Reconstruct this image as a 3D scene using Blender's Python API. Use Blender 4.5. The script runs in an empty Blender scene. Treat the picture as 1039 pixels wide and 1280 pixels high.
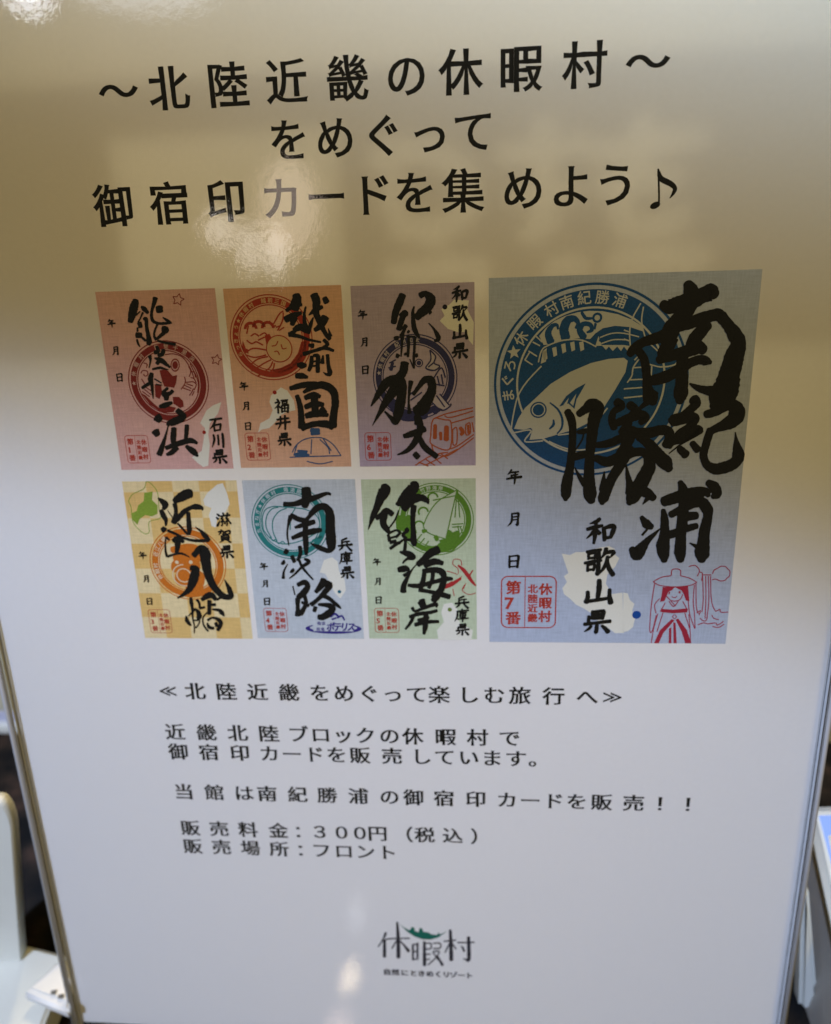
import bpy, bmesh, math, random
from mathutils import Vector, Matrix
random.seed(4)
S = bpy.context.scene
COL = S.collection

# ------------------------------------------------------------------ camera
F_PX, CX, CY = 930.0, 519.5, 640.0            # focal length and centre of the 1039 x 1280 frame
HX = Vector((0.99649286, -0.00667161, -0.08341142))   # sheet's right, in camera axes (x right, y down, z forward)
VD = Vector((0.03055556, 0.95699399, 0.28849414))     # sheet's down
HX.normalize(); VD.normalize()
NF = HX.cross(VD); NF.normalize()
VD = NF.cross(HX)
K = 1.017
O = Vector(((104 - CX) / F_PX, (1277 - CY) / F_PX, 1.0)) * 0.23158955 * K   # bottom left corner of the sheet
THETA = math.radians(12.0)                    # the sheet leans back
st, ct = math.sin(THETA), math.cos(THETA)
SHEET_W, SHEET_H = 0.210, 0.297
# world: sheet right -> +x, sheet up -> (0, st, ct), away from the viewer -> (0, ct, -st)
BASE = Vector((0, 0, 0.006))
UP_W = Vector((0, st, ct)); FW_W = Vector((0, ct, -st)); RT_W = Vector((1, 0, 0))
def c2w_dir(v):
    return RT_W * v.dot(HX) + (-UP_W) * v.dot(VD) + FW_W * v.dot(NF)
BL_W = BASE - RT_W * SHEET_W / 2
CAM = BL_W - c2w_dir(O)
cam_d = bpy.data.cameras.new('camera'); cam = bpy.data.objects.new('camera', cam_d); COL.objects.link(cam)
cx_, cy_, cz_ = c2w_dir(Vector((1, 0, 0))), c2w_dir(Vector((0, -1, 0))), c2w_dir(Vector((0, 0, -1)))
M3 = Matrix((cx_, cy_, cz_)).transposed()
cam.matrix_world = Matrix.Translation(CAM) @ M3.to_4x4()
cam_d.sensor_fit = 'VERTICAL'; cam_d.sensor_height = 36.0; cam_d.lens = 36.0 * F_PX / 1280.0
cam_d.clip_start = 0.005; cam_d.clip_end = 50
cam_d.dof.use_dof = True
cam_d.dof.focus_distance = 0.161
cam_d.dof.aperture_fstop = cam_d.lens / 2.4   # a phone lens: a 2.4 mm opening
S.camera = cam

def ray(px, py):
    return c2w_dir(Vector(((px - CX) / F_PX, (py - CY) / F_PX, 1.0)))
def at_y(px, py, Y):
    d = ray(px, py); return CAM + d * ((Y - CAM.y) / d.y)
def at_z(px, py, Z):
    d = ray(px, py); return CAM + d * ((Z - CAM.z) / d.z)
NS = -FW_W                                     # sheet normal towards the viewer
def on_sheet(px, py):
    d = ray(px, py); return CAM + d * ((BASE - CAM).dot(NS) / d.dot(NS))
def uv(px, py):                                # pixel of the photograph -> metres on the sheet
    p = on_sheet(px, py) - BASE
    return p.dot(RT_W), p.dot(UP_W)
def bounce(px, py, D):                         # where a lamp hangs whose mirror image lies at that pixel
    d = ray(px, py).normalized(); p = on_sheet(px, py)
    r = d - NS * 2 * d.dot(NS)
    return p + r * D

# ------------------------------------------------------------------ light
w = bpy.data.worlds.new('World'); S.world = w; w.use_nodes = True
bg = w.node_tree.nodes['Background']
bg.inputs['Color'].default_value = (1.0, 0.84, 0.50, 1); bg.inputs['Strength'].default_value = 0.10

def lamp(name, kind, loc, target, energy, color, **kw):
    d = bpy.data.lights.new(name, kind); d.energy = energy; d.color = color
    for k, v in kw.items(): setattr(d, k, v)
    o = bpy.data.objects.new(name, d); COL.objects.link(o); o.location = loc
    if target is not None:
        o.rotation_euler = (Vector(target) - Vector(loc)).to_track_quat('-Z', 'Y').to_euler()
    return o
def edge_spot(name, P, p1, p2, half, sign, energy, color, blend, size):
    """a spot lamp at P whose pool of light ends along the line p1-p2 on the sheet"""
    b1, b2 = (p1 - P).normalized(), (p2 - P).normalized()
    m = (b1 + b2).normalized(); k = b1.cross(b2).normalized()
    beta = math.acos(max(-1, min(1, math.cos(half) / m.dot(b1))))
    ax = m * math.cos(beta) + k * math.sin(beta) * sign
    return lamp(name, 'SPOT', P, P + ax, energy, color, spot_size=2 * half, spot_blend=blend, shadow_soft_size=size)
edge_spot('cool_lamp', Vector((-0.30, -0.80, 1.15)), on_sheet(30, 435), on_sheet(1010, 632), math.radians(38), 1, 80, (0.58, 0.73, 1.12), 0.075, 0.02)  # cone edge shaped to imitate the lower border of a shadow band
edge_spot('upper_pool_spot', Vector((0.25, -0.70, 1.30)), on_sheet(20, 95), on_sheet(1020, 330), math.radians(30), -1, 190, (0.58, 0.77, 0.98), 0.24, 0.03)  # added spot, its cone edge imitates the upper border of the shadow band
lamp('warm_lamp', 'AREA', (0.42, -0.72, 1.15), (0, 0, 0.12), 5.4, (1.0, 0.71, 0.20), shape='DISK', size=0.35)
lamp('rear_lamp', 'SPOT', (0.0, 0.62, 1.1), (0, 0.058, 0.268), 180, (1.0, 0.76, 0.42), spot_size=math.radians(13), spot_blend=0.6, shadow_soft_size=0.05)
def glare(px, py, D, r, radiance, color):
    lamp('small_lamp', 'POINT', bounce(px, py, D), None, radiance * math.pi * 4 * math.pi * r * r * 0.25 * 4 / 4, color, shadow_soft_size=r)
def glare_area(px, py, D, wx, wy, radiance, color, rot=0):
    o = lamp('glare_light', 'AREA', bounce(px, py, D), on_sheet(px, py), radiance * math.pi * wx * wy, color, shape='ELLIPSE', size=wx, size_y=wy)  # area lamp added only for its glare in the acrylic
    return o
glare(438, 1219, 1.2, 0.012, 70, (1.0, 0.80, 0.52))
glare(424, 1284, 1.2, 0.022, 14, (1.0, 0.72, 0.60))
glare_area(362, 262, 1.0, 0.085, 0.130, 3.0, (1.0, 0.80, 0.66))
glare_area(345, 315, 1.0, 0.030, 0.070, 5.5, (1.0, 0.9, 0.82))
glare_area(312, 310, 1.0, 0.028, 0.070, 5.0, (1.0, 0.9, 0.82))
glare_area(275, 288, 1.0, 0.040, 0.050, 4.5, (1.0, 0.9, 0.82))
glare_area(446, 1140, 1.0, 0.016, 0.040, 2.2, (0.95, 0.95, 1.0))
glare_area(34, -14, 1.0, 0.050, 0.050, 14, (0.82, 0.88, 1.0))
glare_area(150, -60, 1.0, 0.25, 0.12, 3, (0.82, 0.88, 1.0))

S.view_settings.view_transform = 'Standard'; S.view_settings.look = 'None'
S.view_settings.exposure = 0.0; S.view_settings.gamma = 1.0
S.render.engine = 'CYCLES'
S.cycles.use_denoising = True
S.cycles.max_bounces = 10; S.cycles.transparent_max_bounces = 16
S.cycles.caustics_reflective = False; S.cycles.caustics_refractive = False

# ------------------------------------------------------------------ materials
def lin(c):
    return tuple(((v / 255) / 12.92 if v / 255 <= 0.04045 else ((v / 255 + 0.055) / 1.055) ** 2.4) for v in c)
MATS = {}
def mat(name, color, rough=0.6, spec=0.3, noise=0.0, scale=300, metal=0.0):
    """plain surface with a fine procedural mottling"""
    if name in MATS: return MATS[name]
    m = bpy.data.materials.new(name); m.use_nodes = True; nt = m.node_tree
    b = nt.nodes['Principled BSDF']
    b.inputs['Roughness'].default_value = rough; b.inputs['Specular IOR Level'].default_value = spec
    b.inputs['Metallic'].default_value = metal
    b.inputs['Base Color'].default_value = (*color, 1)
    if noise:
        tc = nt.nodes.new('ShaderNodeTexCoord'); nz = nt.nodes.new('ShaderNodeTexNoise')
        nz.inputs['Scale'].default_value = scale; nz.inputs['Detail'].default_value = 5
        mr = nt.nodes.new('ShaderNodeMapRange'); mr.inputs[3].default_value = 1 - noise; mr.inputs[4].default_value = 1 + noise
        mr.inputs[1].default_value = 0.25; mr.inputs[2].default_value = 0.75
        mx = nt.nodes.new('ShaderNodeMix'); mx.data_type = 'RGBA'; mx.blend_type = 'MULTIPLY'; mx.inputs[0].default_value = 1
        mx.inputs[6].default_value = (*color, 1)
        nt.links.new(tc.outputs['Object'], nz.inputs['Vector']); nt.links.new(nz.outputs['Fac'], mr.inputs[0])
        nt.links.new(mr.outputs[0], mx.inputs[7]); nt.links.new(mx.outputs[2], b.inputs['Base Color'])
    MATS[name] = m; return m
INK = mat('black_ink', (0.005, 0.0048, 0.0045), 0.7, 0.1)
def ink(name, c, noise=0.10): return mat(name, tuple(.72 * v for v in lin(c)), 0.75, 0.1, noise, 2500)

def paper_mat(name, color, thin):
    m = bpy.data.materials.new(name); m.use_nodes = True; nt = m.node_tree; nt.nodes.clear()
    out = nt.nodes.new('ShaderNodeOutputMaterial'); mix = nt.nodes.new('ShaderNodeMixShader'); mix.inputs[0].default_value = thin
    d = nt.nodes.new('ShaderNodeBsdfDiffuse'); t = nt.nodes.new('ShaderNodeBsdfTranslucent')
    tc = nt.nodes.new('ShaderNodeTexCoord'); nz = nt.nodes.new('ShaderNodeTexNoise'); nz.inputs['Scale'].default_value = 900
    nz.inputs['Detail'].default_value = 6
    mr = nt.nodes.new('ShaderNodeMapRange'); mr.inputs[1].default_value = .3; mr.inputs[2].default_value = .7; mr.inputs[3].default_value = 0.985; mr.inputs[4].default_value = 1.012
    mx = nt.nodes.new('ShaderNodeMix'); mx.data_type = 'RGBA'; mx.blend_type = 'MULTIPLY'; mx.inputs[0].default_value = 1; mx.inputs[6].default_value = (*color, 1)
    L = nt.links.new
    L(tc.outputs['Object'], nz.inputs['Vector']); L(nz.outputs['Fac'], mr.inputs[0]); L(mr.outputs[0], mx.inputs[7])
    L(mx.outputs[2], d.inputs['Color']); L(mx.outputs[2], t.inputs['Color'])
    L(d.outputs[0], mix.inputs[1]); L(t.outputs[0], mix.inputs[2]); L(mix.outputs[0], out.inputs['Surface'])
    return m
PAPER = paper_mat('white_paper', (0.84, 0.84, 0.84), 0.30)
BACKPAPER = paper_mat('rear_paper', (0.84, 0.80, 0.72), 0.45)
BACKTAN = paper_mat('rear_tan_print', (0.34, 0.23, 0.09), 0.45)

def clear_mat(name, tint=(0.985, 0.988, 0.985), rough=0.019, bump=0.018):
    """clear acrylic sheet: lets the light straight through and mirrors a little of it (Schlick)"""
    m = bpy.data.materials.new(name); m.use_nodes = True; nt = m.node_tree; nt.nodes.clear(); L = nt.links.new
    out = nt.nodes.new('ShaderNodeOutputMaterial'); mix = nt.nodes.new('ShaderNodeMixShader')
    t = nt.nodes.new('ShaderNodeBsdfTransparent'); t.inputs['Color'].default_value = (*tint, 1)
    g = nt.nodes.new('ShaderNodeBsdfGlossy'); g.inputs['Roughness'].default_value = rough
    lw = nt.nodes.new('ShaderNodeLayerWeight'); lw.inputs['Blend'].default_value = 0.5
    pw = nt.nodes.new('ShaderNodeMath'); pw.operation = 'POWER'; pw.inputs[1].default_value = 5
    ma = nt.nodes.new('ShaderNodeMath'); ma.operation = 'MULTIPLY_ADD'; ma.inputs[1].default_value = 0.97; ma.inputs[2].default_value = 0.030
    L(lw.outputs['Facing'], pw.inputs[0]); L(pw.outputs[0], ma.inputs[0]); L(ma.outputs[0], mix.inputs[0])
    tc = nt.nodes.new('ShaderNodeTexCoord'); nz = nt.nodes.new('ShaderNodeTexNoise'); nz.inputs['Scale'].default_value = 700; nz.inputs['Detail'].default_value = 4
    bp = nt.nodes.new('ShaderNodeBump'); bp.inputs['Strength'].default_value = bump; bp.inputs['Distance'].default_value = 0.0012
    L(tc.outputs['Object'], nz.inputs['Vector']); L(nz.outputs['Fac'], bp.inputs['Height']); L(bp.outputs[0], g.inputs['Normal'])
    L(t.outputs[0], mix.inputs[1]); L(g.outputs[0], mix.inputs[2]); L(mix.outputs[0], out.inputs['Surface'])
    return m
ACRYL = clear_mat('clear_acrylic')
ACRYL_BACK = clear_mat('clear_acrylic_back', rough=0.02, bump=0.0)

def card_mat(name, c, c2=None, check=0.0, washi=0.06):
    """printed card ground: cloth-like weave, optionally a second tone or a checker of squares"""
    m = bpy.data.materials.new(name); m.use_nodes = True; nt = m.node_tree; L = nt.links.new
    b = nt.nodes['Principled BSDF']; b.inputs['Roughness'].default_value = .75; b.inputs['Specular IOR Level'].default_value = .1
    tc = nt.nodes.new('ShaderNodeTexCoord')
    def stretched(sx, sy):
        mp = nt.nodes.new('ShaderNodeMapping'); mp.inputs['Scale'].default_value = (sx, sy, 1)
        nz = nt.nodes.new('ShaderNodeTexNoise'); nz.inputs['Scale'].default_value = 1; nz.inputs['Detail'].default_value = 3
        L(tc.outputs['Object'], mp.inputs[0]); L(mp.outputs[0], nz.inputs['Vector']); return nz.outputs['Fac']
    a, d = stretched(260, 3200), stretched(3200, 260)
    ad = nt.nodes.new('ShaderNodeMath'); ad.operation = 'ADD'; L(a, ad.inputs[0]); L(d, ad.inputs[1])
    mr = nt.nodes.new('ShaderNodeMapRange'); mr.inputs[1].default_value = .7; mr.inputs[2].default_value = 1.3
    mr.inputs[3].default_value = 1 - washi * 2; mr.inputs[4].default_value = 1 + washi * 2
    L(ad.outputs[0], mr.inputs[0])
    base = nt.nodes.new('ShaderNodeMix'); base.data_type = 'RGBA'
    base.inputs[6].default_value = (*[.84 * v for v in lin(c)], 1); base.inputs[7].default_value = (*[.84 * v for v in lin(c2 or c)], 1)
    if check:
        ck = nt.nodes.new('ShaderNodeTexChecker'); ck.inputs['Scale'].default_value = check
        ck.inputs[1].default_value = (0, 0, 0, 1); ck.inputs[2].default_value = (1, 1, 1, 1)
        L(tc.outputs['Object'], ck.inputs['Vector']); L(ck.outputs['Fac'], base.inputs[0])
    else:
        n2 = nt.nodes.new('ShaderNodeTexNoise'); n2.inputs['Scale'].default_value = 60; L(tc.outputs['Object'], n2.inputs['Vector'])
        L(n2.outputs['Fac'], base.inputs[0])
    mx = nt.nodes.new('ShaderNodeMix'); mx.data_type = 'RGBA'; mx.blend_type = 'MULTIPLY'; mx.inputs[0].default_value = 1
    L(base.outputs[2], mx.inputs[6]); L(mr.outputs[0], mx.inputs[7]); L(mx.outputs[2], b.inputs['Base Color'])
    return m

# ------------------------------------------------------------------ object helpers
def empty(name, label, cat, loc=(0, 0, 0), rot=(0, 0, 0), group=None):
    o = bpy.data.objects.new(name, None); COL.objects.link(o); o.empty_display_size = 0.02
    o.location = loc; o.rotation_euler = rot; o['label'] = label; o['category'] = cat
    if group: o['group'] = group
    return o
class Ink:
    """collects flat printed shapes (sheet metres) with a material each; link() makes ONE mesh object"""
    def __init__(self): self.v = []; self.f = []; self.fm = []; self.mats = []
    def mi(self, m):
        if m not in self.mats: self.mats.append(m)
        return self.mats.index(m)
    def poly(self, pts, z, m):
        b = len(self.v); self.v += [(x, y, z) for x, y in pts]
        from mathutils.geometry import tessellate_polygon
        tris = tessellate_polygon([[Vector((x, y, 0)) for x, y in pts]])
        i = self.mi(m)
        for t in tris: self.f.append(tuple(b + k for k in t)); self.fm.append(i)
    def quads(self, L_, R_, z, m):
        b = len(self.v); n = len(L_); i = self.mi(m)
        for l, r in zip(L_, R_): self.v += [(l[0], l[1], z), (r[0], r[1], z)]
        for k in range(n - 1):
            self.f.append((b + 2 * k, b + 2 * k + 1, b + 2 * k + 3, b + 2 * k + 2)); self.fm.append(i)
    def ring(self, c, r0, r1, z, m, a0=0, a1=2 * math.pi, n=96):
        A = [a0 + (a1 - a0) * k / n for k in range(n + 1)]
        self.quads([(c[0] + r0 * math.cos(a), c[1] + r0 * math.sin(a)) for a in A], [(c[0] + r1 * math.cos(a), c[1] + r1 * math.sin(a)) for a in A], z, m)
    def disc(self, c, r, z, m, n=64, ry=None):
        ry = ry or r
        self.poly([(c[0] + r * math.cos(2 * math.pi * k / n), c[1] + ry * math.sin(2 * math.pi * k / n)) for k in range(n)], z, m)
    def raw(self, vs, fs, z, m):
        b = len(self.v); i = self.mi(m); self.v += [(x, y, z) for x, y in vs]
        for f in fs: self.f.append(tuple(b + k for k in f)); self.fm.append(i)
    def link(self, name, parent, label=None):
        me = bpy.data.meshes.new(name); me.from_pydata(self.v, [], self.f); me.update()
        for m in self.mats: me.materials.append(m)
        me.polygons.foreach_set('material_index', self.fm)
        bm = bmesh.new(); bm.from_mesh(me)
        flip = [f for f in bm.faces if f.normal.z < 0]
        if flip: bmesh.ops.reverse_faces(bm, faces=flip)
        bm.to_mesh(me); bm.free()
        o = bpy.data.objects.new(name, me); COL.objects.link(o); o.parent = parent
        if label: o['label'] = label
        return o

class Crop:
    """a window of the photograph that the shapes were measured in"""
    def __init__(self, ox, oy, s): self.ox, self.oy, self.s = ox, oy, s
    def __call__(self, x, y): return uv(self.ox + x / self.s, self.oy + y / self.s)
    def P(self, txt): return [self(*map(float, q.split(','))) for q in txt.split()]
ZSTEP = [0]
def stroke(I, C, pts, z, m, rough=0.05, sub=7, wk=1.0, blunt=True, bold=True, ext=0.75):
    """one brush stroke: smooth centre line through pts=(x,y,width), swelling and thinning, rough dry edges"""
    n = len(pts)
    if n == 1: pts = [pts[0], (pts[0][0] + .5, pts[0][1] + .5, pts[0][2])]; n = 2
    out = []
    for i in range(n - 1):
        p0, p1, p2, p3 = pts[max(i - 1, 0)], pts[i], pts[i + 1], pts[min(i + 2, n - 1)]
        for k in range(sub):
            t = k / sub
            out.append(tuple(0.5 * ((2 * p1[j]) + (-p0[j] + p2[j]) * t + (2 * p0[j] - 5 * p1[j] + 4 * p2[j] - p3[j]) * t * t + (-p0[j] + 3 * p1[j] - 3 * p2[j] + p3[j]) * t ** 3) for j in range(3)))
    out.append(pts[-1])
    def tang(i):
        a, b = out[max(i - 1, 0)], out[min(i + 1, len(out) - 1)]
        dx, dy = b[0] - a[0], b[1] - a[1]; l = math.hypot(dx, dy) or 1; return dx / l, dy / l
    L_, R_ = [], []
    def cap(i, sgn):
        tx, ty = tang(i); x, y, ww = out[i]; h = max(ww, 1.5) / 2 * wk * ((1.12 + .28 * min(1, max(ww, 1.5) / 110)) if blunt and bold else 1.0)
        ex_ = ext if blunt else 0.2
        res = []
        for a in (0.97, 0.8, 0.5, 0.2):
            s = math.sqrt(1 - a * a)
            res.append((x + tx * sgn * h * ex_ * a - ty * h * s, y + ty * sgn * h * ex_ * a + tx * h * s,
                        x + tx * sgn * h * ex_ * a + ty * h * s, y + ty * sgn * h * ex_ * a - tx * h * s))
        return res
    rows = cap(0, -1)
    for i, (x, y, ww) in enumerate(out):
        tx, ty = tang(i); h = max(ww, 1.5) / 2 * wk * ((1.12 + .28 * min(1, max(ww, 1.5) / 110)) if blunt and bold else 1.0)
        hl = h * (1 + random.uniform(-rough, rough)); hr = h * (1 + random.uniform(-rough, rough))
        rows.append((x - ty * hl, y + tx * hl, x + ty * hr, y - tx * hr))
    rows += cap(len(out) - 1, 1)[::-1]
    for a in rows: L_.append(C(a[0], a[1])); R_.append(C(a[2], a[3]))
    ZSTEP[0] = (ZSTEP[0] + 1) % 40
    I.quads(L_, R_, z + ZSTEP[0] * 2.5e-7, m)
def strokes(I, C, txt, z, m, **kw):
    for s in txt.split('/'):
        q = s.split()
        if q: stroke(I, C, [tuple(map(float, a.split(','))) for a in q], z, m, **kw)
def lines(I, C, txt, width, z, m):
    """thin pen lines of one width: 'x,y x,y / x,y ...'"""
    for s in txt.split('/'):
        q = [tuple(map(float, a.split(','))) for a in s.split()]
        if q: stroke(I, C, [(a[0], a[1], width) for a in q], z, m, rough=0.12, blunt=False)

GLY = {}
def glyph(ch, ex=0.0, ey=0.0, flare=0.0, res=3):
    """outline of a character as triangles in em units; strokes made ex/ey heavier across/along, tips flared like a brush serif"""
    key = (ch, ex, ey, flare, res)
    if key in GLY: return GLY[key]
    cu = bpy.data.curves.new('glyph', 'FONT'); cu.body = ch; cu.size = 1; cu.resolution_u = res
    o = bpy.data.objects.new('glyph', cu); COL.objects.link(o)
    bpy.context.view_layer.update()
    me = bpy.data.meshes.new_from_object(o.evaluated_get(bpy.context.evaluated_depsgraph_get()))
    bm = bmesh.new(); bm.from_mesh(me)
    bmesh.ops.remove_doubles(bm, verts=bm.verts, dist=1e-5)
    mv = {}
    for v in bm.verts:
        es = [e for e in v.link_edges if len(e.link_faces) == 1]
        if len(es) != 2: continue
        ns = []
        for e in es:
            f = e.link_faces[0]; a, b = e.verts[0].co, e.verts[1].co
            d = (b - a); nrm = Vector((d.y, -d.x, 0))
            if nrm.length < 1e-9: continue
            nrm.normalize()
            if nrm.dot(f.calc_center_median() - (a + b) / 2) > 0: nrm = -nrm
            ns.append(nrm)
        if len(ns) < 2: continue
        n0, n1 = ns; dt = n0.dot(n1)
        offx = sum(n.x for n in ns if abs(n.x) > .3) ; offy = sum(n.y for n in ns if abs(n.y) > .3)
        sx = max(-1, min(1, offx)); sy = max(-1, min(1, offy))
        d = Vector((sx * ex, sy * ey, 0))
        if flare and dt < 0.45:
            o1, o2 = es[0].other_vert(v).co - v.co, es[1].other_vert(v).co - v.co
            bis = (n0 + n1)
            # convex corner if the neighbours lie behind the outward bisector
            if bis.length > 1e-4 and (o1.normalized() + o2.normalized()).dot(bis) < -0.05: d += bis.normalized() * flare
        mv[v] = d
    for v, d in mv.items(): v.co += d
    bm.verts.index_update()
    vs = [(v.co.x, v.co.y) for v in bm.verts]; fs = [tuple(v.index for v in f.verts) for f in bm.faces]
    bm.free(); bpy.data.meshes.remove(me); bpy.data.objects.remove(o); bpy.data.curves.remove(cu)
    GLY[key] = (vs, fs); return GLY[key]
MINCHO = dict(ex=0.006, ey=-0.012, flare=0.012)
BRUSH = dict(ex=0.034, ey=0.018, flare=0.030)
def put(I, ch, x, y, w, h, z, m, rot=0.0, shear=0.0, wob=0.0, **st):
    """one character, its em square centred on x, y"""
    vs, fs = glyph(ch, **st)
    c, s = math.cos(rot), math.sin(rot); out = []
    for a, b in vs:
        a -= 0.5; b -= 0.38
        if wob:
            a += wob * math.sin(b * 9 + ord(ch)); b += wob * math.sin(a * 8 + ord(ch) * 2)
        a, b = (a + shear * b) * w, b * h
        out.append((x + a * c - b * s, y + a * s + b * c))
    I.raw(out, fs, z, m)

BRUSHED = {  # characters written with a brush: strokes of x,y,width in a 0-100 box
'年': "30,2,8 22,18,9 8,32,4 / 28,20,7 55,17,8 78,14,6 / 30,36,6 33,48,9 31,60,6 / 32,40,6 55,36,8 75,33,5 / 2,63,8 40,57,9 98,50,11 / 56,18,7 56,60,10 54,98,6",
'月': "30,5,8 32,45,10 26,75,9 5,98,3 / 30,8,7 60,4,8 76,6,11 74,50,10 72,90,12 58,84,3 / 34,32,7 68,28,6 / 34,54,7 68,50,6",
'日': "18,8,8 20,50,10 22,95,10 / 20,12,7 60,6,8 82,10,12 80,50,11 78,94,11 / 24,48,8 76,44,7 / 24,90,8 76,86,7",
'和': "42,2,9 30,12,9 8,20,3 / 0,42,8 25,35,10 54,28,7 / 30,12,8 31,55,11 28,98,6 / 28,44,8 15,62,7 0,78,3 / 34,44,6 46,58,10 / 60,38,9 64,60,10 66,86,8 / 62,38,8 85,30,11 97,36,12 90,70,9 / 66,78,8 90,73,8",
'歌': "4,12,7 25,8,8 52,4,7 / 46,6,8 46,46,10 40,46,4 / 10,20,6 12,38,7 / 10,20,6 34,16,7 32,36,7 / 12,36,6 32,34,6 / 0,54,7 28,48,8 56,44,7 / 48,48,8 48,94,10 40,92,3 / 10,60,6 12,84,7 / 10,62,6 34,58,7 32,82,6 / 12,80,6 32,78,6 / 70,0,9 66,18,8 56,36,3 / 66,18,7 84,12,9 98,14,9 86,34,3 / 78,30,8 72,64,9 52,98,3 / 78,46,7 86,74,10 102,98,11",
'山': "50,4,10 52,40,12 50,80,9 / 12,50,9 14,72,10 10,90,12 / 10,88,10 45,82,9 90,74,8 / 90,40,8 92,66,10 98,92,13",
'県': "30,4,8 30,36,8 / 32,6,7 66,2,8 72,6,10 70,36,8 / 34,17,6 66,14,6 / 34,27,6 66,24,6 / 32,37,6 68,34,6 / 16,26,8 17,54,9 / 2,60,9 50,53,9 100,46,10 / 50,52,9 50,94,10 42,90,3 / 28,68,8 20,80,8 4,92,3 / 70,66,7 82,76,10 96,92,12",
'兵': "62,2,9 40,12,9 24,18,6 / 26,18,8 27,54,9 / 28,34,7 60,28,8 82,26,7 / 64,30,8 64,54,8 / 0,62,9 50,56,10 100,50,11 / 32,66,9 20,82,9 4,96,3 / 64,64,8 78,80,10 96,98,12",
'庫': "50,0,9 52,10,9 / 14,18,8 55,12,9 98,8,8 / 18,18,8 16,60,9 0,98,3 / 34,28,6 84,24,7 / 36,38,6 38,64,7 / 36,40,6 76,36,8 74,62,7 / 38,51,5 74,49,5 / 38,64,6 74,61,6 / 22,79,7 60,74,8 98,70,8 / 58,16,7 58,60,9 57,100,7",
'石': "8,14,8 50,8,9 94,4,9 / 50,10,9 34,46,9 4,78,3 / 34,50,8 38,94,9 / 36,52,7 74,46,9 84,48,10 76,88,8 / 38,90,7 78,85,7",
'川': "20,12,9 22,50,10 4,96,3 / 50,14,9 51,50,9 50,80,8 / 82,4,10 84,50,11 83,98,9",
'福': "20,2,9 28,12,9 / 4,26,7 36,20,8 24,44,8 0,66,3 / 24,40,8 24,98,9 / 30,48,6 40,60,8 / 48,10,7 96,6,7 / 56,18,7 58,36,7 / 56,20,6 88,16,8 86,34,7 / 58,34,6 86,31,6 / 50,46,7 52,94,8 / 50,48,7 92,42,9 98,46,9 94,94,9 / 54,66,6 92,63,6 / 54,88,6 92,86,6 / 72,48,7 72,88,7",
'井': "10,30,8 50,24,9 94,20,8 / 0,60,9 50,52,9 102,46,9 / 36,8,8 34,60,9 14,98,3 / 68,2,9 68,50,10 66,100,8",
'滋': "10,8,8 22,18,10 / 2,32,8 14,42,10 / 4,94,9 14,76,9 26,54,3 / 50,0,8 56,12,8 / 84,0,8 74,14,6 / 30,22,7 98,14,8 / 46,26,7 36,42,8 50,46,6 34,64,7 / 34,66,6 54,60,7 60,76,8 / 80,22,7 70,40,8 86,42,6 68,62,7 / 68,64,6 88,56,7 100,76,8 / 44,72,6 36,92,7 / 78,70,6 72,90,7",
'賀': "4,18,7 40,12,8 40,40,9 32,36,4 / 26,2,8 20,24,8 4,42,3 / 56,14,7 58,38,7 / 56,16,7 92,10,9 88,34,7 / 58,36,6 88,32,6 / 24,48,7 25,82,8 / 24,50,7 76,44,9 78,82,8 / 28,60,5 74,57,5 / 28,70,5 74,67,5 / 26,80,6 76,78,6 / 38,84,7 8,100,3 / 64,82,7 92,100,9",
}
class Box:
    """the writing box of one brushed character on the sheet"""
    def __init__(self, x, y, s, lean): self.x, self.y, self.s, self.l = x, y, s, lean
    def __call__(self, a, b):
        a = (a - 50) / 100; b = (50 - b) / 100
        return self.x + (a + b * self.l) * self.s, self.y + b * self.s
# ------------------------------------------------------------------ the counter and the wall behind
def struct(o, kind='structure'): o['kind'] = kind; return o
def box_mesh(name, size, loc, m, parent=None, bevel=0.0, rot=(0, 0, 0), seg=3):
    bm = bmesh.new(); bmesh.ops.create_cube(bm, size=1)
    bmesh.ops.scale(bm, vec=size, verts=bm.verts)
    if bevel: bmesh.ops.bevel(bm, geom=bm.edges[:], offset=bevel, segments=seg, affect='EDGES')
    me = bpy.data.meshes.new(name); bm.to_mesh(me); bm.free(); me.materials.append(m)
    if bevel:
        for p in me.polygons: p.use_smooth = True
    o = bpy.data.objects.new(name, me); COL.objects.link(o); o.location = loc; o.rotation_euler = rot; o.parent = parent
    return o
def slab(name, pts, thick, m, parent=None, bevel=0.0):
    """flat piece with the given world outline, thickened away from its face"""
    bm = bmesh.new(); vs = [bm.verts.new(p) for p in pts]; f = bm.faces.new(vs); bm.normal_update()
    n = f.normal.copy()
    if n.dot(CAM - vs[0].co) < 0: n = -n
    ex = bmesh.ops.extrude_face_region(bm, geom=[f]); nv = [g for g in ex['geom'] if isinstance(g, bmesh.types.BMVert)]
    bmesh.ops.translate(bm, verts=nv, vec=-n * thick)
    bmesh.ops.recalc_face_normals(bm, faces=bm.faces)
    if bevel: bmesh.ops.bevel(bm, geom=bm.edges[:], offset=bevel, segments=3, affect='EDGES')
    me = bpy.data.meshes.new(name); bm.to_mesh(me); bm.free(); me.materials.append(m)
    o = bpy.data.objects.new(name, me); COL.objects.link(o); o.parent = parent
    if bevel:
        big = max(p.area for p in me.polygons)
        for p in me.polygons: p.use_smooth = p.area < .15 * big
    return o
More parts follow.
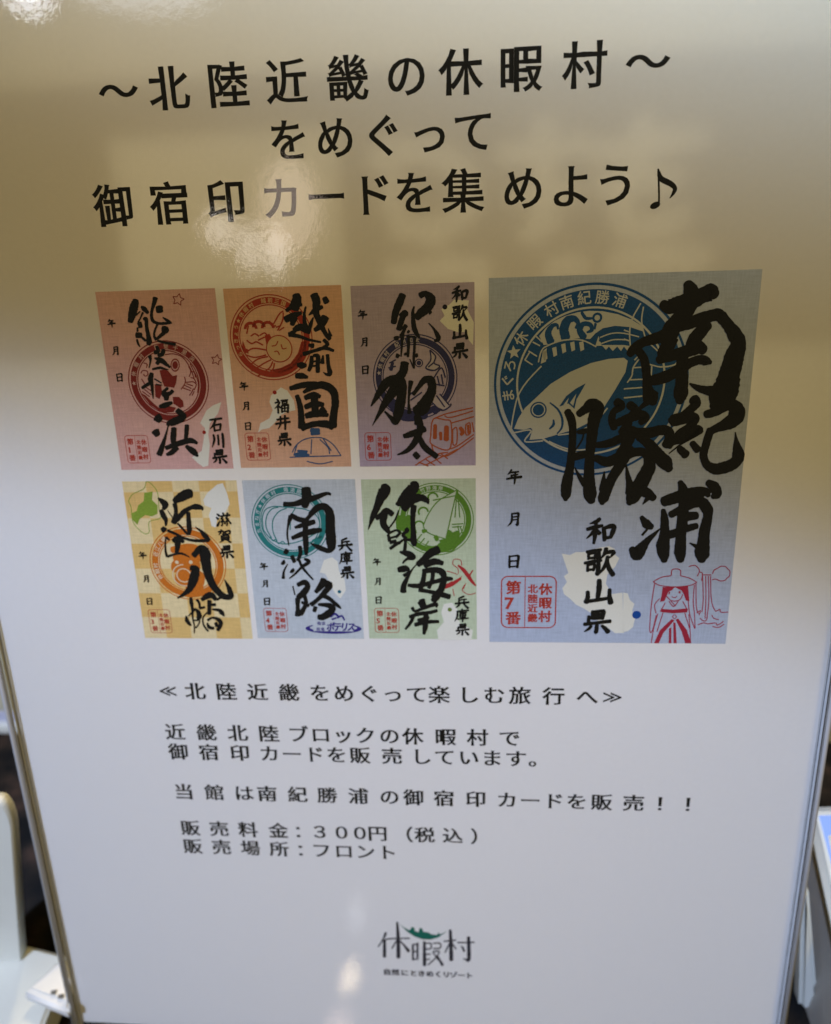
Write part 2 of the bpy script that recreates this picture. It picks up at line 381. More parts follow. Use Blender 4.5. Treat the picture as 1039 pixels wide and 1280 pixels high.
def granite():
    m = bpy.data.materials.new('dark_granite'); m.use_nodes = True; nt = m.node_tree; L = nt.links.new; b = nt.nodes['Principled BSDF']
    b.inputs['Roughness'].default_value = 0.45
    b.inputs['Specular IOR Level'].default_value = 0.15
    tc = nt.nodes.new('ShaderNodeTexCoord'); n = nt.nodes.new('ShaderNodeTexNoise'); n.inputs['Scale'].default_value = 70; n.inputs['Detail'].default_value = 8
    r = nt.nodes.new('ShaderNodeValToRGB'); e = r.color_ramp.elements
    e[0].position = .40; e[0].color = (.004, .004, .004, 1); e[1].position = .72; e[1].color = (.06, .034, .022, 1)
    k = e.new(.55); k.color = (.018, .013, .009, 1)
    L(tc.outputs['Object'], n.inputs['Vector']); L(n.outputs['Fac'], r.inputs[0]); L(r.outputs[0], b.inputs['Base Color'])
    return m
struct(box_mesh('counter', (2.4, 0.9565, 0.04), (0, 0.47175, -0.02), granite(), bevel=.002))
wall = box_mesh('wall', (1.2, 0.05, 0.17), (0.55, .155, 0.0855), mat('olive_plaster', lin((150, 138, 96)), 0.9, 0.1, 0.06, 30))
wall['label'] = 'plain olive brown wall in the blurred background behind the counter'; wall['category'] = 'wall'
# ------------------------------------------------------------------ the clear holder
ROT = (math.pi / 2 - THETA, 0, 0)
holder = empty('sign_holder', 'clear acrylic sign holder with shiny edges standing upright on the dark counter', 'sign holder', BASE, ROT)
PW, PB, PT = 0.1060, -0.004, 0.302
def local_box(name, x0, x1, y0, y1, z0, z1, m, parent, bevel=0.0):
    return box_mesh(name, (x1 - x0, y1 - y0, z1 - z0), ((x0 + x1) / 2, (y0 + y1) / 2, (z0 + z1) / 2), m, parent, bevel)
local_box('front_panel', -PW, PW, PB, PT, 0.0010, 0.0026, ACRYL, holder)
fp = [o for o in holder.children if o.name.startswith('front_panel')][0]
fp.data.materials.append(mat('side_scatter_grey', (.60, .60, .60), .4, .4))  # pale side faces stand in for light scattered in the clear edge
for p in fp.data.polygons:
    if abs(p.normal.x) > .9: p.material_index = 1
local_box('rear_panel', -PW + .0004, PW + .0026, PB, PT, -0.0055, -0.0035, ACRYL_BACK, holder)
EDGE_W = mat('edge_glint_grey', (.52, .52, .52), .25, .6)  # grey painted in for the bright line along a clear edge
EDGE_D = mat('edge_dark_line', (.16, .16, .15), .25, .6)  # dark grey painted in for the dark line refraction gives a clear edge
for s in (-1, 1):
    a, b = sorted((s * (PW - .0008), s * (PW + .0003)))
    local_box('edge_glint_strip', a, b, PB, PT, 0.0030, 0.0036, EDGE_W, holder, 0.0002)['label'] = 'grey strip imitating the bright glint along the clear edge'
    a, b = sorted((s * (PW - .0010), s * (PW - .00085)))
    local_box('edge_dark_strip', a, b, PB, PT, 0.0007, 0.0009, EDGE_D, holder)['label'] = 'dark strip imitating the refracted dark line beside the bright edge'
MARGIN = mat('margin_scatter_grey', (.62, .62, .62), .4, .4)  # pale grey imitates light scattered in the clear margin
for s in (-1, 1):
    a, b = sorted((s * .1049, s * (PW - .0001)))
    local_box('pale_margin_strip', a, b, PB, PT, 0.0003, 0.0006, MARGIN, holder)
local_box('rear_panel_edge', PW + .0027, PW + .0030, PB, PT, -0.0054, -0.0036, EDGE_D, holder, 0.0001)
# foot: a clear strip on the counter behind the panels
foot = box_mesh('foot', (2 * PW, 0.07, 0.0025), (0, 0.045, 0.0018), ACRYL_BACK)
foot.parent = holder; foot.matrix_parent_inverse = Matrix.Identity(4)
foot.matrix_local = (Matrix.Translation(BASE) @ Matrix.Rotation(ROT[0], 4, 'X')).inverted() @ Matrix.Translation((0, 0.045, 0.0018))

# ------------------------------------------------------------------ the sheet behind, showing through faintly
rear = empty('rear_sheet', 'sheet of paper facing away behind the notice, its tan print showing through faintly', 'paper', BASE, ROT)
def hpoly(pxs): return [uv(*p) for p in pxs]
G = Crop(460, 120, 1.795)
ghost = "20,140,34 130,125,34 220,170,36 225,250,36 160,305,36 70,300,34 / 60,190,30 60,260,30 / 390,70,34 395,180,34 400,290,34 360,310,30 / 310,130,32 480,115,32 / 330,230,28 460,215,28 / 500,125,34 620,110,34 740,100,34 / 620,70,34 600,170,34 560,240,34 580,300,34 650,300,34 700,270,30 / 520,200,30 690,190,30 / 60,400,36 200,385,36 / 250,380,30 250,440,30 / 560,375,36 740,365,36 / 420,390,36 470,385,36"
segs = []
for t_ in ghost.split('/'):
    q = [tuple(map(float, a.split(','))) for a in t_.split()]
    for a, b in zip(q, q[1:]): segs.append((Vector(G(a[0], a[1])), Vector(G(b[0], b[1])), a[2] / 1.795 / 4400))
tile = hpoly([(135, 172), (418, 160), (428, 352), (160, 362)])
tx0, tx1 = tile[0][0], tile[1][0]; ty1, ty0 = tile[0][1], tile[3][1]
def pale_at(x, y):
    if tx0 < x < tx1 and ty0 < y < ty1: return True
    p = Vector((x, y))
    for a, b, r_ in segs:
        d = b - a; t = max(0, min(1, (p - a).dot(d) / d.length_squared))
        if (p - a - d * t).length < r_ * .55: return True
    return False
rp = Ink(); cell = .0015; yb0, yb1 = .205, .262
rp.poly([(-.1045, .0005), (.1045, .0005), (.1045, yb0), (-.1045, yb0)], -0.0022, BACKPAPER)
rp.poly([(-.1045, yb1), (.1045, yb1), (.1045, .2965), (-.1045, .2965)], -0.0022, BACKPAPER)
nx, ny = int(round(.209 / cell)), int(round((yb1 - yb0) / cell)); cw, chh = .209 / nx, (yb1 - yb0) / ny
for iy in range(ny):
    y = yb0 + (iy + .5) * chh; run = None
    for ix in range(nx + 1):
        k = None if ix == nx else pale_at(-.1045 + (ix + .5) * cw, y)
        if run is None: run = (ix, k)
        elif k != run[1]:
            xa, xb = -.1045 + run[0] * cw, -.1045 + ix * cw
            rp.raw([(xa, y - chh / 2), (xb, y - chh / 2), (xb, y + chh / 2), (xa, y + chh / 2)], [(0, 1, 2, 3)], -0.0022, BACKPAPER if run[1] else BACKTAN)
            run = (ix, k)
rp.link('paper', rear)
# ------------------------------------------------------------------ the notice
notice = empty('paper_notice', 'white printed paper notice with black Japanese heading and seven coloured cards in clear holder', 'notice', BASE, ROT)
pp = Ink(); pp.poly([(-.105, 0), (.105, 0), (.105, .297), (-.105, .297)], 0.0, PAPER); pp.link('paper', notice)
Z1, Z2, Z3, Z4, Z5, Z6, Z7 = 2e-5, 4e-5, 6e-5, 8e-5, 1.0e-4, 1.2e-4, 1.4e-4

def row(name, chars, xs, ref, h, asp=1.0, m=INK, label=None, st=MINCHO, res=4, small=''):
    """a line of type: characters centred at photo columns xs on the sheet row through ref"""
    v = uv(*ref)[1]; I = Ink()
    for ch, x in zip(chars, xs):
        # column x on row v
        lo = ref[1]
        for _ in range(6):
            u_, v_ = uv(x, lo); lo += (v_ - v) * 1000 * 4.4
        hh = h
        put(I, ch, u_, v, hh * asp, hh, Z1, m, res=res, **st)
    return I.link(name, notice, label)
H1 = dict(ex=0.018, ey=0.006, flare=0.018)
row('heading_line', '〜北陸近畿の休暇村〜', [148, 211, 285, 358, 434, 508, 576, 651, 731, 810], (285, 106), .0088, 1.0, st=H1)
row('heading_line', 'をめぐって', [361, 419, 478, 537, 592], (419, 172), .0086, st=H1)
row('heading_line', '御宿印カードを集めよう', [142, 212, 283, 352, 408, 465, 519, 579, 654, 714, 770], (283, 251), .0090, st=H1)
# the eighth note that ends the heading
NT = Crop(800, 200, 6.0); I = Ink()
I.poly(NT.P(' '.join(f'{114 + 38 * math.cos(t) - 6 * math.sin(t):.1f},{340 + 8 * -math.cos(t) + 27 * math.sin(t):.1f}' for t in [k * math.pi / 12 for k in range(24)])), Z1, INK)
strokes(I, NT, "142,335,14 143,250,14 138,70,15 / 140,85,20 160,140,40 230,178,40 262,212,32 250,250,22 225,285,8", Z1 + 2e-6, INK, rough=.01, wk=.9)
I.link('heading_line', notice, 'eighth note sign at the end of the heading')
B = dict(ex=0.024, ey=0.004, flare=0.018)
row('text_line', '≪北陸近畿をめぐって楽しむ旅行へ≫', [212, 244, 283, 322, 361, 400, 430, 461, 491, 521, 549, 586, 618, 650, 692, 734, 768], (322, 865), .0053, 1.06, st=B)
row('text_line', '近畿北陸ブロックの休暇村で', [219, 258, 297, 336, 373, 401, 429, 457, 487, 516, 557, 597, 637], (336, 917), .0053, 1.06, st=B)
row('text_line', '御宿印カードを販売しています。', [223, 261, 300, 337, 365, 393, 421, 450, 490, 527, 556, 586, 615, 645, 674], (300, 941), .0053, 1.06, st=B)
row('text_line', '当館は南紀勝浦の御宿印カードを販売！！', [230, 268, 305, 334, 372, 409, 448, 487, 517, 555, 595, 634, 663, 692, 721, 752, 792, 832, 867], (448, 995), .0053, 1.06, st=B)
row('text_line', '販売料金：３００円（税込）', [238, 274, 310, 348, 379, 400, 427, 450, 472, 504, 531, 566, 601], (310, 1037), .0053, 1.06, st=B)
row('text_line', '販売場所：フロント', [241, 277, 313, 349, 382, 402, 430, 457, 484], (313, 1060), .0053, 1.06, st=B)

# ---- the cards
CREAM = ink('map_cream', (255, 250, 232), .04)
SRED = ink('stamp_red', (196, 62, 46))
class Card:
    def __init__(self, label, corners, m, ring_col):
        us = [uv(*p) for p in corners]
        self.x0 = (us[0][0] + us[3][0]) / 2; self.x1 = (us[1][0] + us[2][0]) / 2
        self.y1 = (us[0][1] + us[1][1]) / 2; self.y0 = (us[2][1] + us[3][1]) / 2
        I = Ink(); I.poly([(self.x0, self.y0), (self.x1, self.y0), (self.x1, self.y1), (self.x0, self.y1)], Z1, m)
        self.o = I.link('printed_card', notice, label); self.m = m; self.w = self.x1 - self.x0
    def seal(self, C, c, edge, text, col, gap_in=0.78, a_start=200, a_end=40, th=None):
        """round ink seal: outer thin ring, band with pale lettering, pale ring, disc"""
        cc = C(*c); ex = C(*edge); r = math.hypot(ex[0] - cc[0], ex[1] - cc[1])
        I = Ink(); pale = self.pale
        I.ring(cc, r * .985, r * 1.01, Z3, col)
        I.ring(cc, r * gap_in, r * .945, Z3, col)
        I.ring(cc, r * (gap_in - .045), r * (gap_in - .02), Z3, col)
        n = len(text); hh = th or r * (.945 - gap_in) * .86
        for k, ch in enumerate(text):
            if ch == ' ': continue
            a = math.radians(a_start + (a_end - a_start) * (k / (n - 1)))
            rr = r * (gap_in + .945) / 2
            put(I, ch, cc[0] + rr * math.cos(a), cc[1] + rr * math.sin(a), hh, hh, Z4, pale, rot=a - math.pi / 2, ex=.018, ey=.018, res=2)
        self.I = I; self.cc = cc; self.r = r
        return I
    def stamp(self, C, box, num):
        """red number stamp: rounded frame, divider, three columns of characters"""
        x0, y0, x1, y1 = box; I = Ink()
        a = C(x0, y0); b = C(x1, y1)
        X0, X1, Y0, Y1 = a[0], b[0], b[1], a[1]
        W, H = X1 - X0, Y1 - Y0; t = .022 * W; rad = .13 * W
        def rr(o, rd):
            P = []
            for cx, cy, a0 in ((X1 - o - rd, Y1 - o - rd, 0), (X0 + o + rd, Y1 - o - rd, 90), (X0 + o + rd, Y0 + o + rd, 180), (X1 - o - rd, Y0 + o + rd, 270)):
                for k in range(7):
                    an = math.radians(a0 + 15 * k); P.append((cx + rd * math.cos(an), cy + rd * math.sin(an)))
            return P + P[:1]
        I.quads(rr(0, rad), rr(t, rad - t), Z3, SRED)
        dx = X0 + W * .435
        I.quads([(dx - t / 3, Y0 + t), (dx - t / 3, Y1 - t)], [(dx + t / 3, Y0 + t), (dx + t / 3, Y1 - t)], Z3, SRED)
        s = .27 * W
        for k, ch in enumerate('第%s番' % num):
            put(I, ch, X0 + W * .225, Y1 - H * (.22 + .29 * k), s * (1.15 if k == 1 else 1), s * (1.15 if k == 1 else 1), Z3, SRED, res=2, **BRUSH)
        for k, ch in enumerate('北陸近畿'):
            put(I, ch, X0 + W * .575, Y1 - H * (.245 + .185 * k), s * .66, s * .66, Z3, SRED, res=2, **BRUSH)
        for k, ch in enumerate('休暇村'):
            put(I, ch, X0 + W * .80, Y1 - H * (.25 + .26 * k), s * .86, s * .86, Z3, SRED, res=2, **BRUSH)
        return I.link('number_stamp', self.o)
    def column(self, C, name, items, size, z=Z7, m=INK):
        I = Ink(); s = size * self.w
        for ch, x, y in items:
            p = C(x, y); strokes(I, Box(p[0], p[1], s * random.uniform(.92, 1.0), .04), BRUSHED[ch], z, m, sub=4, wk=1.5, rough=.08)
        return I.link(name, self.o)
    def brush(self, *pairs):
        I = Ink()
        for C, txt in pairs: strokes(I, C, txt, Z6, INK, bold=False, ext=.42, rough=.07)
        return I.link('brush_lettering', self.o)

# card: Nanki Katsuura (large)
SA, SB, SC, SD, SJ = Crop(600, 330, 5.3333), Crop(780, 330, 5.3333), Crop(600, 570, 5.3333), Crop(780, 570, 5.3333), Crop(690, 480, 5.772)
BLUE = ink('seal_blue', (30, 86, 146), .22)
PB_ = card_mat('blue_card', (190, 197, 211), (181, 190, 207), washi=.06)
pale_blue = ink('pale_blue_line', (214, 216, 214), .03)
K7 = Card('largest card, pale blue with a tuna seal', [(611, 346), (953, 338), (907, 804), (612, 803)], PB_, BLUE); K7.pale = pale_blue
I = K7.seal(SA, (735, 790), (100, 790), '', BLUE, .80)
cc, r = K7.cc, K7.r
I.disc(cc, r * .80, Z2 + 4e-6, BLUE, 96)
I.ring(cc, r * .755, r * .775, Z3 + 3e-6, pale_blue)
# lettering round the band
for txt, a0, a1 in (('休暇村', 147, 119), ('南紀勝浦', 108, 72), ('まぐろ', 188, 167)):
    for k, ch in enumerate(txt):
        a = math.radians(a0 + (a1 - a0) * k / (len(txt) - 1)); rr = r * .868
        put(I, ch, cc[0] + rr * math.cos(a), cc[1] + rr * math.sin(a), r * .145, r * .145, Z4, pale_blue, rot=a - math.pi / 2, ex=.012, ey=.012)
a = math.radians(157.5); sc_ = (cc[0] + r * .868 * math.cos(a), cc[1] + r * .868 * math.sin(a))
I.poly([(sc_[0] + r * (.075 if k % 2 == 0 else .032) * math.cos(math.pi / 2 + k * math.pi / 5 + .1), sc_[1] + r * (.075 if k % 2 == 0 else .032) * math.sin(math.pi / 2 + k * math.pi / 5 + .1)) for k in range(10)], Z4, pale_blue)
# waves over the back
I.poly(SA.P("395,480 440,425 500,378 570,345 650,322 730,312 820,315 920,335 1010,370 1090,420 1090,450 1000,420 900,412 820,428 770,462 735,500 660,495 560,505 470,535 425,540"), Z3, pale_blue)
strokes(I, SA, "470,515,44 455,460,36 480,415,26 512,405,18 520,432,12 / 570,490,50 560,430,50 585,375,44 630,365,34 655,395,24 640,425,16 / 690,485,40 665,440,34 690,400,28 735,405,26 745,440,22 715,455,12 / 680,325,18 705,360,20 745,362,14 / 770,400,16 765,432,12 / 770,470,12 850,438,12 960,440,12 1050,465,12 / 800,510,16 880,480,16 970,480,16 1060,500,14", Z4, BLUE)
I.ring(SA(782, 358), r * .028, r * .052, Z4, BLUE, n=24)
strokes(I, SA, "800,490,8 880,462,8 960,462,8 1060,485,8 / 810,530,8 890,505,8 980,505,8", Z4, pale_blue, blunt=False)
I.poly(SA.P("810,540 960,540 1080,560 1075,580 1050,560 1030,585 1005,555 985,582 960,550 940,580 915,550 885,580 860,550 840,572"), Z4, pale_blue)
lines(I, SA, "300,640 350,672 / 325,580 380,615 / 352,520 400,545 / 372,480 415,520 / 330,590 300,640", 9, Z4, pale_blue)
# tuna
lines(I, SA, "205,1118 222,1010 252,885 310,788 410,680 / 390,655 410,580 450,545 560,508 680,508 775,552", 9, Z4, pale_blue)
for x, y in ((430, 610), (495, 585), (555, 562), (615, 550), (675, 548)):
    I.poly(SA.P(f"{x-14},{y-26} {x+14},{y-34} {x+20},{y+22} {x-4},{y+34}"), Z4, pale_blue)
I.poly(SA.P("405,665 420,580 445,560 440,650"), Z4, pale_blue)
I.poly(SA.P("770,545 790,480 812,545"), Z4, pale_blue)
I.poly(SA.P("228,1098 255,1030 300,960 370,895 470,800 600,720 740,660 860,632 960,625 985,645 970,720 900,840 830,950 760,1040 640,1100 520,1135 420,1165 330,1172 355,1088 290,1105"), Z4, pale_blue)
I.disc(SA(390, 972), r * .088, Z5, BLUE, 32); I.ring(SA(390, 972), r * .060, r * .072, Z6 - 5e-6, pale_blue, n=32)
strokes(I, SA, "468,925,8 520,970,12 548,1030,14 545,1090,12 515,1130,8 / 490,1040,10 490,1070,16 465,1098,10", Z5, BLUE)
I.poly(SA.P("528,950 575,880 640,830 705,795 675,850 645,900 630,965 590,930"), Z5, BLUE)
I.poly(SA.P("556,938 592,892 578,942"), Z6 - 5e-6, pale_blue); I.poly(SA.P("600,925 642,865 622,945"), Z6 - 5e-6, pale_blue)
lines(I, SA, "212,1128 340,1108 300,1182 420,1178 / 460,1182 560,1225 650,1240 760,1228 / 520,1140 640,1120 760,1060 850,960", 9, Z4, pale_blue)
# tail and sea on the right
lines(I, SB, "112,262 55,365 38,450 42,545 / 130,285 118,380 140,485 / 160,520 235,588 / 165,668 250,686 335,672 355,642 / 185,680 180,790 188,860 / 95,640 62,690 52,745 22,790 / 60,692 120,688 / 40,772 130,768 / 0,832 130,822 / 0,892 130,880 / 0,365 30,395 / 0,440 32,452 / 0,500 34,512 / 100,640 100,612 70,640", 9, Z4, pale_blue)
I.link('round_seal', K7.o)
I = Ink()
I.poly(SC.P("545,650 600,660 640,640 690,640 760,620 800,610 860,600 900,620 890,650 930,680 900,740 850,790 840,850 880,920 950,910 960,1180 900,1180 860,1150 800,1120 760,1060 700,1020 640,990 600,950 560,920 550,880 580,840 560,800 590,780"), Z2, CREAM)
I.poly(SD.P("-5,910 25,915 40,960 70,985 55,1030 75,1080 60,1140 30,1165 -5,1175"), Z2, CREAM)
I.link('prefecture_map', K7.o)
I = Ink(); I.disc(SD(84, 1058), r * .050, Z3, ink('dot_blue', (20, 80, 160), .03), 24); I.link('map_dot', K7.o)
RL = ink('line_red', (178, 44, 66), .06)
I = Ink()
lines(I, SD, "195,838 250,808 315,797 / 315,797 320,760 350,752 376,762 376,797 / 376,797 440,815 486,842 / 195,838 240,862 340,872 440,862 486,842 / 204,850 182,1000 172,1160 190,1162 215,1060 / 238,950 205,992 214,1048 / 470,860 462,960 470,1060 474,1150 / 428,968 440,1060 472,1150 / 480,850 482,1000 496,1050 / 285,935 312,962 345,966 375,955 392,922 / 300,968 330,1002 362,968 / 312,966 345,1000 / 276,978 242,1036 / 392,968 424,1028 / 226,1050 200,1140 182,1245 / 432,1055 440,1150 444,1245 / 260,1045 220,1170 / 405,1045 438,1150 / 432,737 470,728 496,748 502,772 488,800 / 502,772 522,782 518,830 / 524,800 528,950 520,1040 / 545,800 546,950 540,1085 / 562,800 566,960 552,1085 / 578,800 580,930 592,1000 612,1035 / 590,785 602,760 625,748 645,735 675,736 690,750 706,768 702,800 688,812 672,828 640,832 612,820 588,825 / 520,792 582,792 / 612,1035 640,1022 645,1040 696,1040 / 506,1080 528,1098 548,1095 556,1070 / 492,1125 530,1112 560,1118 610,1112 620,1126 650,1112 662,1100 / 590,1135 630,1142 668,1120 / 585,1060 600,1082 632,1090 / 485,1045 510,1030 500,1060", 6.5, Z3, RL)
for q in ("258,872 340,874 322,892 296,906 284,935 270,966 240,972 250,930", "340,874 428,868 436,968 412,962 400,925 384,896 360,885", "248,1018 330,1024 424,1014 422,1042 330,1048 246,1040", "318,1086 338,1094 262,1180 232,1248 200,1248 240,1160", "344,1090 362,1082 420,1160 448,1248 408,1248 384,1170", "328,1110 344,1110 352,1248 330,1248", "300,1150 316,1140 316,1248 298,1248", "296,908 308,904 306,920 298,920", "364,902 378,900 376,916 366,916"):
    I.poly(SD.P(q), Z3 + 3e-6, RL)
lines(I, SD, "318,936 338,944 354,934 / 322,1070 336,1058 350,1070 336,1084 322,1070", 6, Z3, RL)
I.link('red_line_drawing', K7.o)
K7.stamp(SC, (140, 798, 505, 1148), '7')
K7.column(SC, 'date_column', [('年', 228, 138), ('月', 230, 422), ('日', 225, 702)], .063)
K7.column(SC, 'prefecture_name', [('和', 805, 500), ('歌', 795, 705), ('山', 788, 905), ('県', 780, 1105)], .118)
I = Ink()
strokes(I, SB, """262,272,55 300,285,75 380,257,75 460,237,85 530,207,78 580,188,88 602,200,62 / 428,135,55 445,175,80 450,245,80 415,315,74 360,375,78 318,432,86 300,490,80 285,545,66 265,600,72 250,630,50
/ 340,440,60 230,490,62 130,520,50 65,568,52 38,600,40 / 95,575,46 135,640,48 150,740,46 158,830,56 178,885,84 192,908,56 / 365,432,36 420,402,58 500,370,66 580,345,62 635,342,66 690,402,62 738,470,78 762,530,80 735,620,96 706,720,102 690,800,118 662,870,126 625,920,110 602,952,56 / 600,850,60 530,838,44 480,820,32 440,798,12
/ 555,405,56 510,452,66 465,505,66 435,560,50 400,605,56 / 350,505,20 325,560,18 / 232,640,44 330,608,58 420,580,64 490,555,74 528,570,56 / 195,775,56 250,760,62 320,732,60 390,688,60 440,660,50 500,638,50 548,645,50 575,655,26 / 392,600,60 386,700,64 384,800,68 376,872,74 370,915,44
/ 468,905,60 482,930,48 430,980,45 390,1010,42 335,1035,56 312,1045,40 / 325,1055,46 400,1040,44 455,1018,52 480,1036,40 430,1090,45 370,1132,45 330,1180,36 300,1212,38 / 330,1180,44 400,1160,44 470,1110,52 505,1108,42 455,1150,24 380,1200,12 300,1262,7 / 372,1232,40 410,1268,50 / 456,1195,36 490,1236,44
/ 548,1002,42 600,986,50 690,942,58 738,962,86 752,1010,80 700,1058,68 625,1090,46 580,1112,40 / 575,1110,44 548,1195,44 530,1270,44 545,1325,46 572,1352,52 620,1366,60 700,1345,62 750,1310,60 762,1268,66 752,1210,42 746,1160,18 742,1122,7""", Z6, INK)
strokes(I, SJ, """113,200,44 138,250,50 150,330,45 145,450,45 130,600,50 106,720,64 100,800,55 98,832,28 / 195,215,42 240,182,52 290,150,74 330,180,74 302,260,70 285,400,60 270,560,55 268,700,68 275,800,74 284,842,48 / 165,602,7 200,670,28 236,722,40 / 190,345,26 230,340,34 270,328,26 / 160,525,46 220,510,46 272,500,34 / 170,475,9 215,405,12 232,345,10
/ 470,130,52 500,158,48 445,200,40 432,260,46 448,315,42 / 562,150,50 600,190,50 565,240,42 540,300,52 500,350,42 / 688,60,56 720,92,70 728,132,50 / 690,130,38 640,170,24 605,210,26 / 430,295,40 520,260,50 620,222,60 680,240,46 640,278,36 / 310,440,34 400,430,46 500,392,52 600,355,60 700,352,60 780,332,58 838,342,58 848,392,58 820,440,48
/ 585,330,58 545,420,60 480,520,50 / 625,385,40 700,432,62 760,510,76 818,570,80 845,612,48 / 320,535,44 400,560,58 480,530,60 560,500,58 640,488,50 692,520,60 702,590,72 660,680,80 612,770,80 572,830,70 555,858,36 / 535,580,7 545,650,28 560,720,44 566,780,60 / 565,470,58 500,570,60 432,680,56 390,770,64 366,830,60 360,858,32 / 378,630,7 372,690,28 365,760,44 / 612,762,56 680,782,60 732,820,44 / 692,820,34 655,866,7""", Z6, INK)
strokes(I, SD, """118,408,26 150,452,50 182,470,36 / 152,490,14 122,525,14 / 52,620,38 82,652,68 112,620,60 150,570,40 202,520,22 245,480,6 / 66,640,40 72,680,30 / 268,302,55 330,282,60 400,262,66 480,240,56 542,242,54 562,262,28 / 562,178,40 600,206,60 612,250,62 592,272,28 / 375,175,32 390,212,50 402,282,60 396,360,58 386,450,60 377,560,58 374,640,64 376,692,42 / 262,362,28 270,420,44 270,520,54 260,600,72 265,662,58 268,694,38 / 312,390,38 370,360,44 450,320,50 510,306,60 552,350,62 558,402,52 540,480,58 530,560,64 520,650,78 516,690,48 / 440,580,9 480,600,24 502,612,40 / 372,420,38 430,402,48 480,396,44 / 270,532,48 340,512,45 420,482,40 482,465,35""", Z6, INK)
I.link('brush_lettering', K7.o)

# card: Noto Chirihama
C1 = Crop(100, 340, 4.921)
RB = ink('seal_brown_red', (140, 42, 38), .22)
K1 = Card('pink card, top left of the six small cards', [(119, 365), (269, 360), (292, 586), (152, 587)], card_mat('pink_card', (222, 172, 172), (226, 180, 160)), RB); K1.pale = ink('pale_pink_line', (226, 186, 172), .03)
I = K1.seal(C1, (545, 680), (300, 640), '★休暇村 能登千里浜', RB, .80, 180, 40)
N2 = Crop(165, 425, 11.544)
for q in ("400,440 480,420 530,450 590,520 655,505 640,620 610,690 560,680 470,670 440,600", "590,820 680,820 740,880 750,960 700,980 600,920", "130,760 200,800 300,900 400,985 520,950 640,975 600,1040 480,1050 380,1012 260,930", "330,640 420,640 440,760 400,850 340,820"):
    I.poly(N2.P(q), Z3, RB)
E0_ = [k * math.pi / 18 for k in range(37)]
for ra, rb in ((52, 66), (0, 40)):
    I.quads([N2(625 + ra * math.cos(t), 362 + ra * 1.45 * math.sin(t)) for t in E0_], [N2(625 + rb * math.cos(t), 362 + rb * 1.45 * math.sin(t)) for t in E0_], Z3, RB)
lines(I, N2, "480,212 600,200 720,240 800,330 862,450 900,560 / 150,740 260,820 / 180,710 280,790 / 200,680 290,740 / 130,480 160,440 220,450 230,500 190,520 170,490 / 140,560 190,640 / 170,330 220,350 210,400 / 760,530 772,612 710,712 / 772,612 880,600 / 760,650 860,700 / 740,690 850,730 / 790,630 880,660 / 820,380 850,450 830,530 / 850,450 900,470 920,540 / 850,540 900,560 930,620 / 880,600 930,640 900,720 / 890,700 860,760 830,800 / 900,740 870,800 / 840,340 880,420 930,520 960,640 950,760", 15, Z3, RB)
I.link('round_seal', K1.o)
I = Ink(); I.poly(C1.P("870,800 850,870 800,930 790,1000 800,1060 790,1190 760,1200 720,1170 690,1140 750,1100 760,1040 770,960 740,930 780,850 820,820"), Z2, CREAM); I.link('prefecture_map', K1.o)
I = Ink(); I.disc(C1(765, 986), K1.w * .016, Z3, ink('dot_red', (170, 40, 34), .03), 16); I.link('map_dot', K1.o)
I = Ink()
for sx, sy, sr in ((605, 170, 38), (840, 540, 34)):
    P = [(sx + (sr if k % 2 == 0 else sr * .5) * math.sin(k * math.pi / 5 + .2), sy - (sr if k % 2 == 0 else sr * .5) * math.cos(k * math.pi / 5 + .2)) for k in range(11)]
    for k in range(10): stroke(I, C1, [(*P[k], 5), (*P[k + 1], 5)], Z3, RB, blunt=False)
I.link('star_outlines', K1.o)
K1.stamp(C1, (272, 1005, 440, 1175), '1')
K1.column(C1, 'date_column', [('年', 195, 315), ('月', 222, 485), ('日', 245, 648)], .07)
K1.column(C1, 'prefecture_name', [('石', 838, 940), ('川', 852, 1035), ('県', 860, 1135)], .125)
K1.brush((Crop(150, 365, 14.843), """300,150,110 262,280,165 230,420,150 195,550,100 / 300,430,30 380,360,24 / 400,270,40 450,310,90 525,385,60 / 430,380,40 380,490,30 340,560,30 / 440,500,50 490,500,70 500,650,70 530,800,80 545,920,110 530,970,80 / 365,570,90 390,650,80 / 330,660,36 330,730,36 / 310,800,110 400,800,100 / 320,880,40 340,950,40 372,1012,26 / 400,830,40 480,900,50 / 660,110,100 640,200,80 600,330,55 590,450,60 622,540,60 720,580,50 850,580,50 970,575,16 / 970,575,16 900,540,60 800,470,22 / 730,275,135 742,360,135 / 700,600,40 650,720,40 640,820,45 680,880,60 / 800,690,130 870,700,100 780,790,70 700,860,50 / 700,900,40 850,940,50 1030,970,60"""),
  (Crop(165, 425, 11.544), """360,90,46 380,160,56 330,180,60 / 460,140,56 440,200,64 380,220,50 / 260,230,60 270,300,30 250,400,16 / 330,260,26 420,290,74 500,350,50 552,392,34 / 400,285,50 365,340,60 / 300,420,30 400,400,40 460,410,30 530,430,12 / 290,480,60 270,560,80 290,640,50 300,740,40 310,845,12 / 150,690,46 230,640,50 300,600,46 / 330,560,24 430,620,18 / 350,640,24 440,650,14 / 520,690,40 460,750,56 480,790,74 560,760,56 590,730,56 / 500,800,84 500,860,66 / 400,960,46 480,940,84 580,900,44"""),
  (C1, """475,892,56 496,912,38 / 465,978,50 478,1002,38 / 488,1122,36 502,1088,34 530,1000,14 545,940,8 / 600,850,34 638,888,40 590,915,48 550,932,36 545,945,16 / 580,960,34 575,1020,36 582,1075,24 / 660,942,28 655,1000,26 650,1032,20 / 530,1082,26 600,1056,34 680,1036,34 722,1052,18 / 600,1080,30 560,1112,30 534,1122,16 / 655,1070,22 700,1105,40 726,1132,14"""))

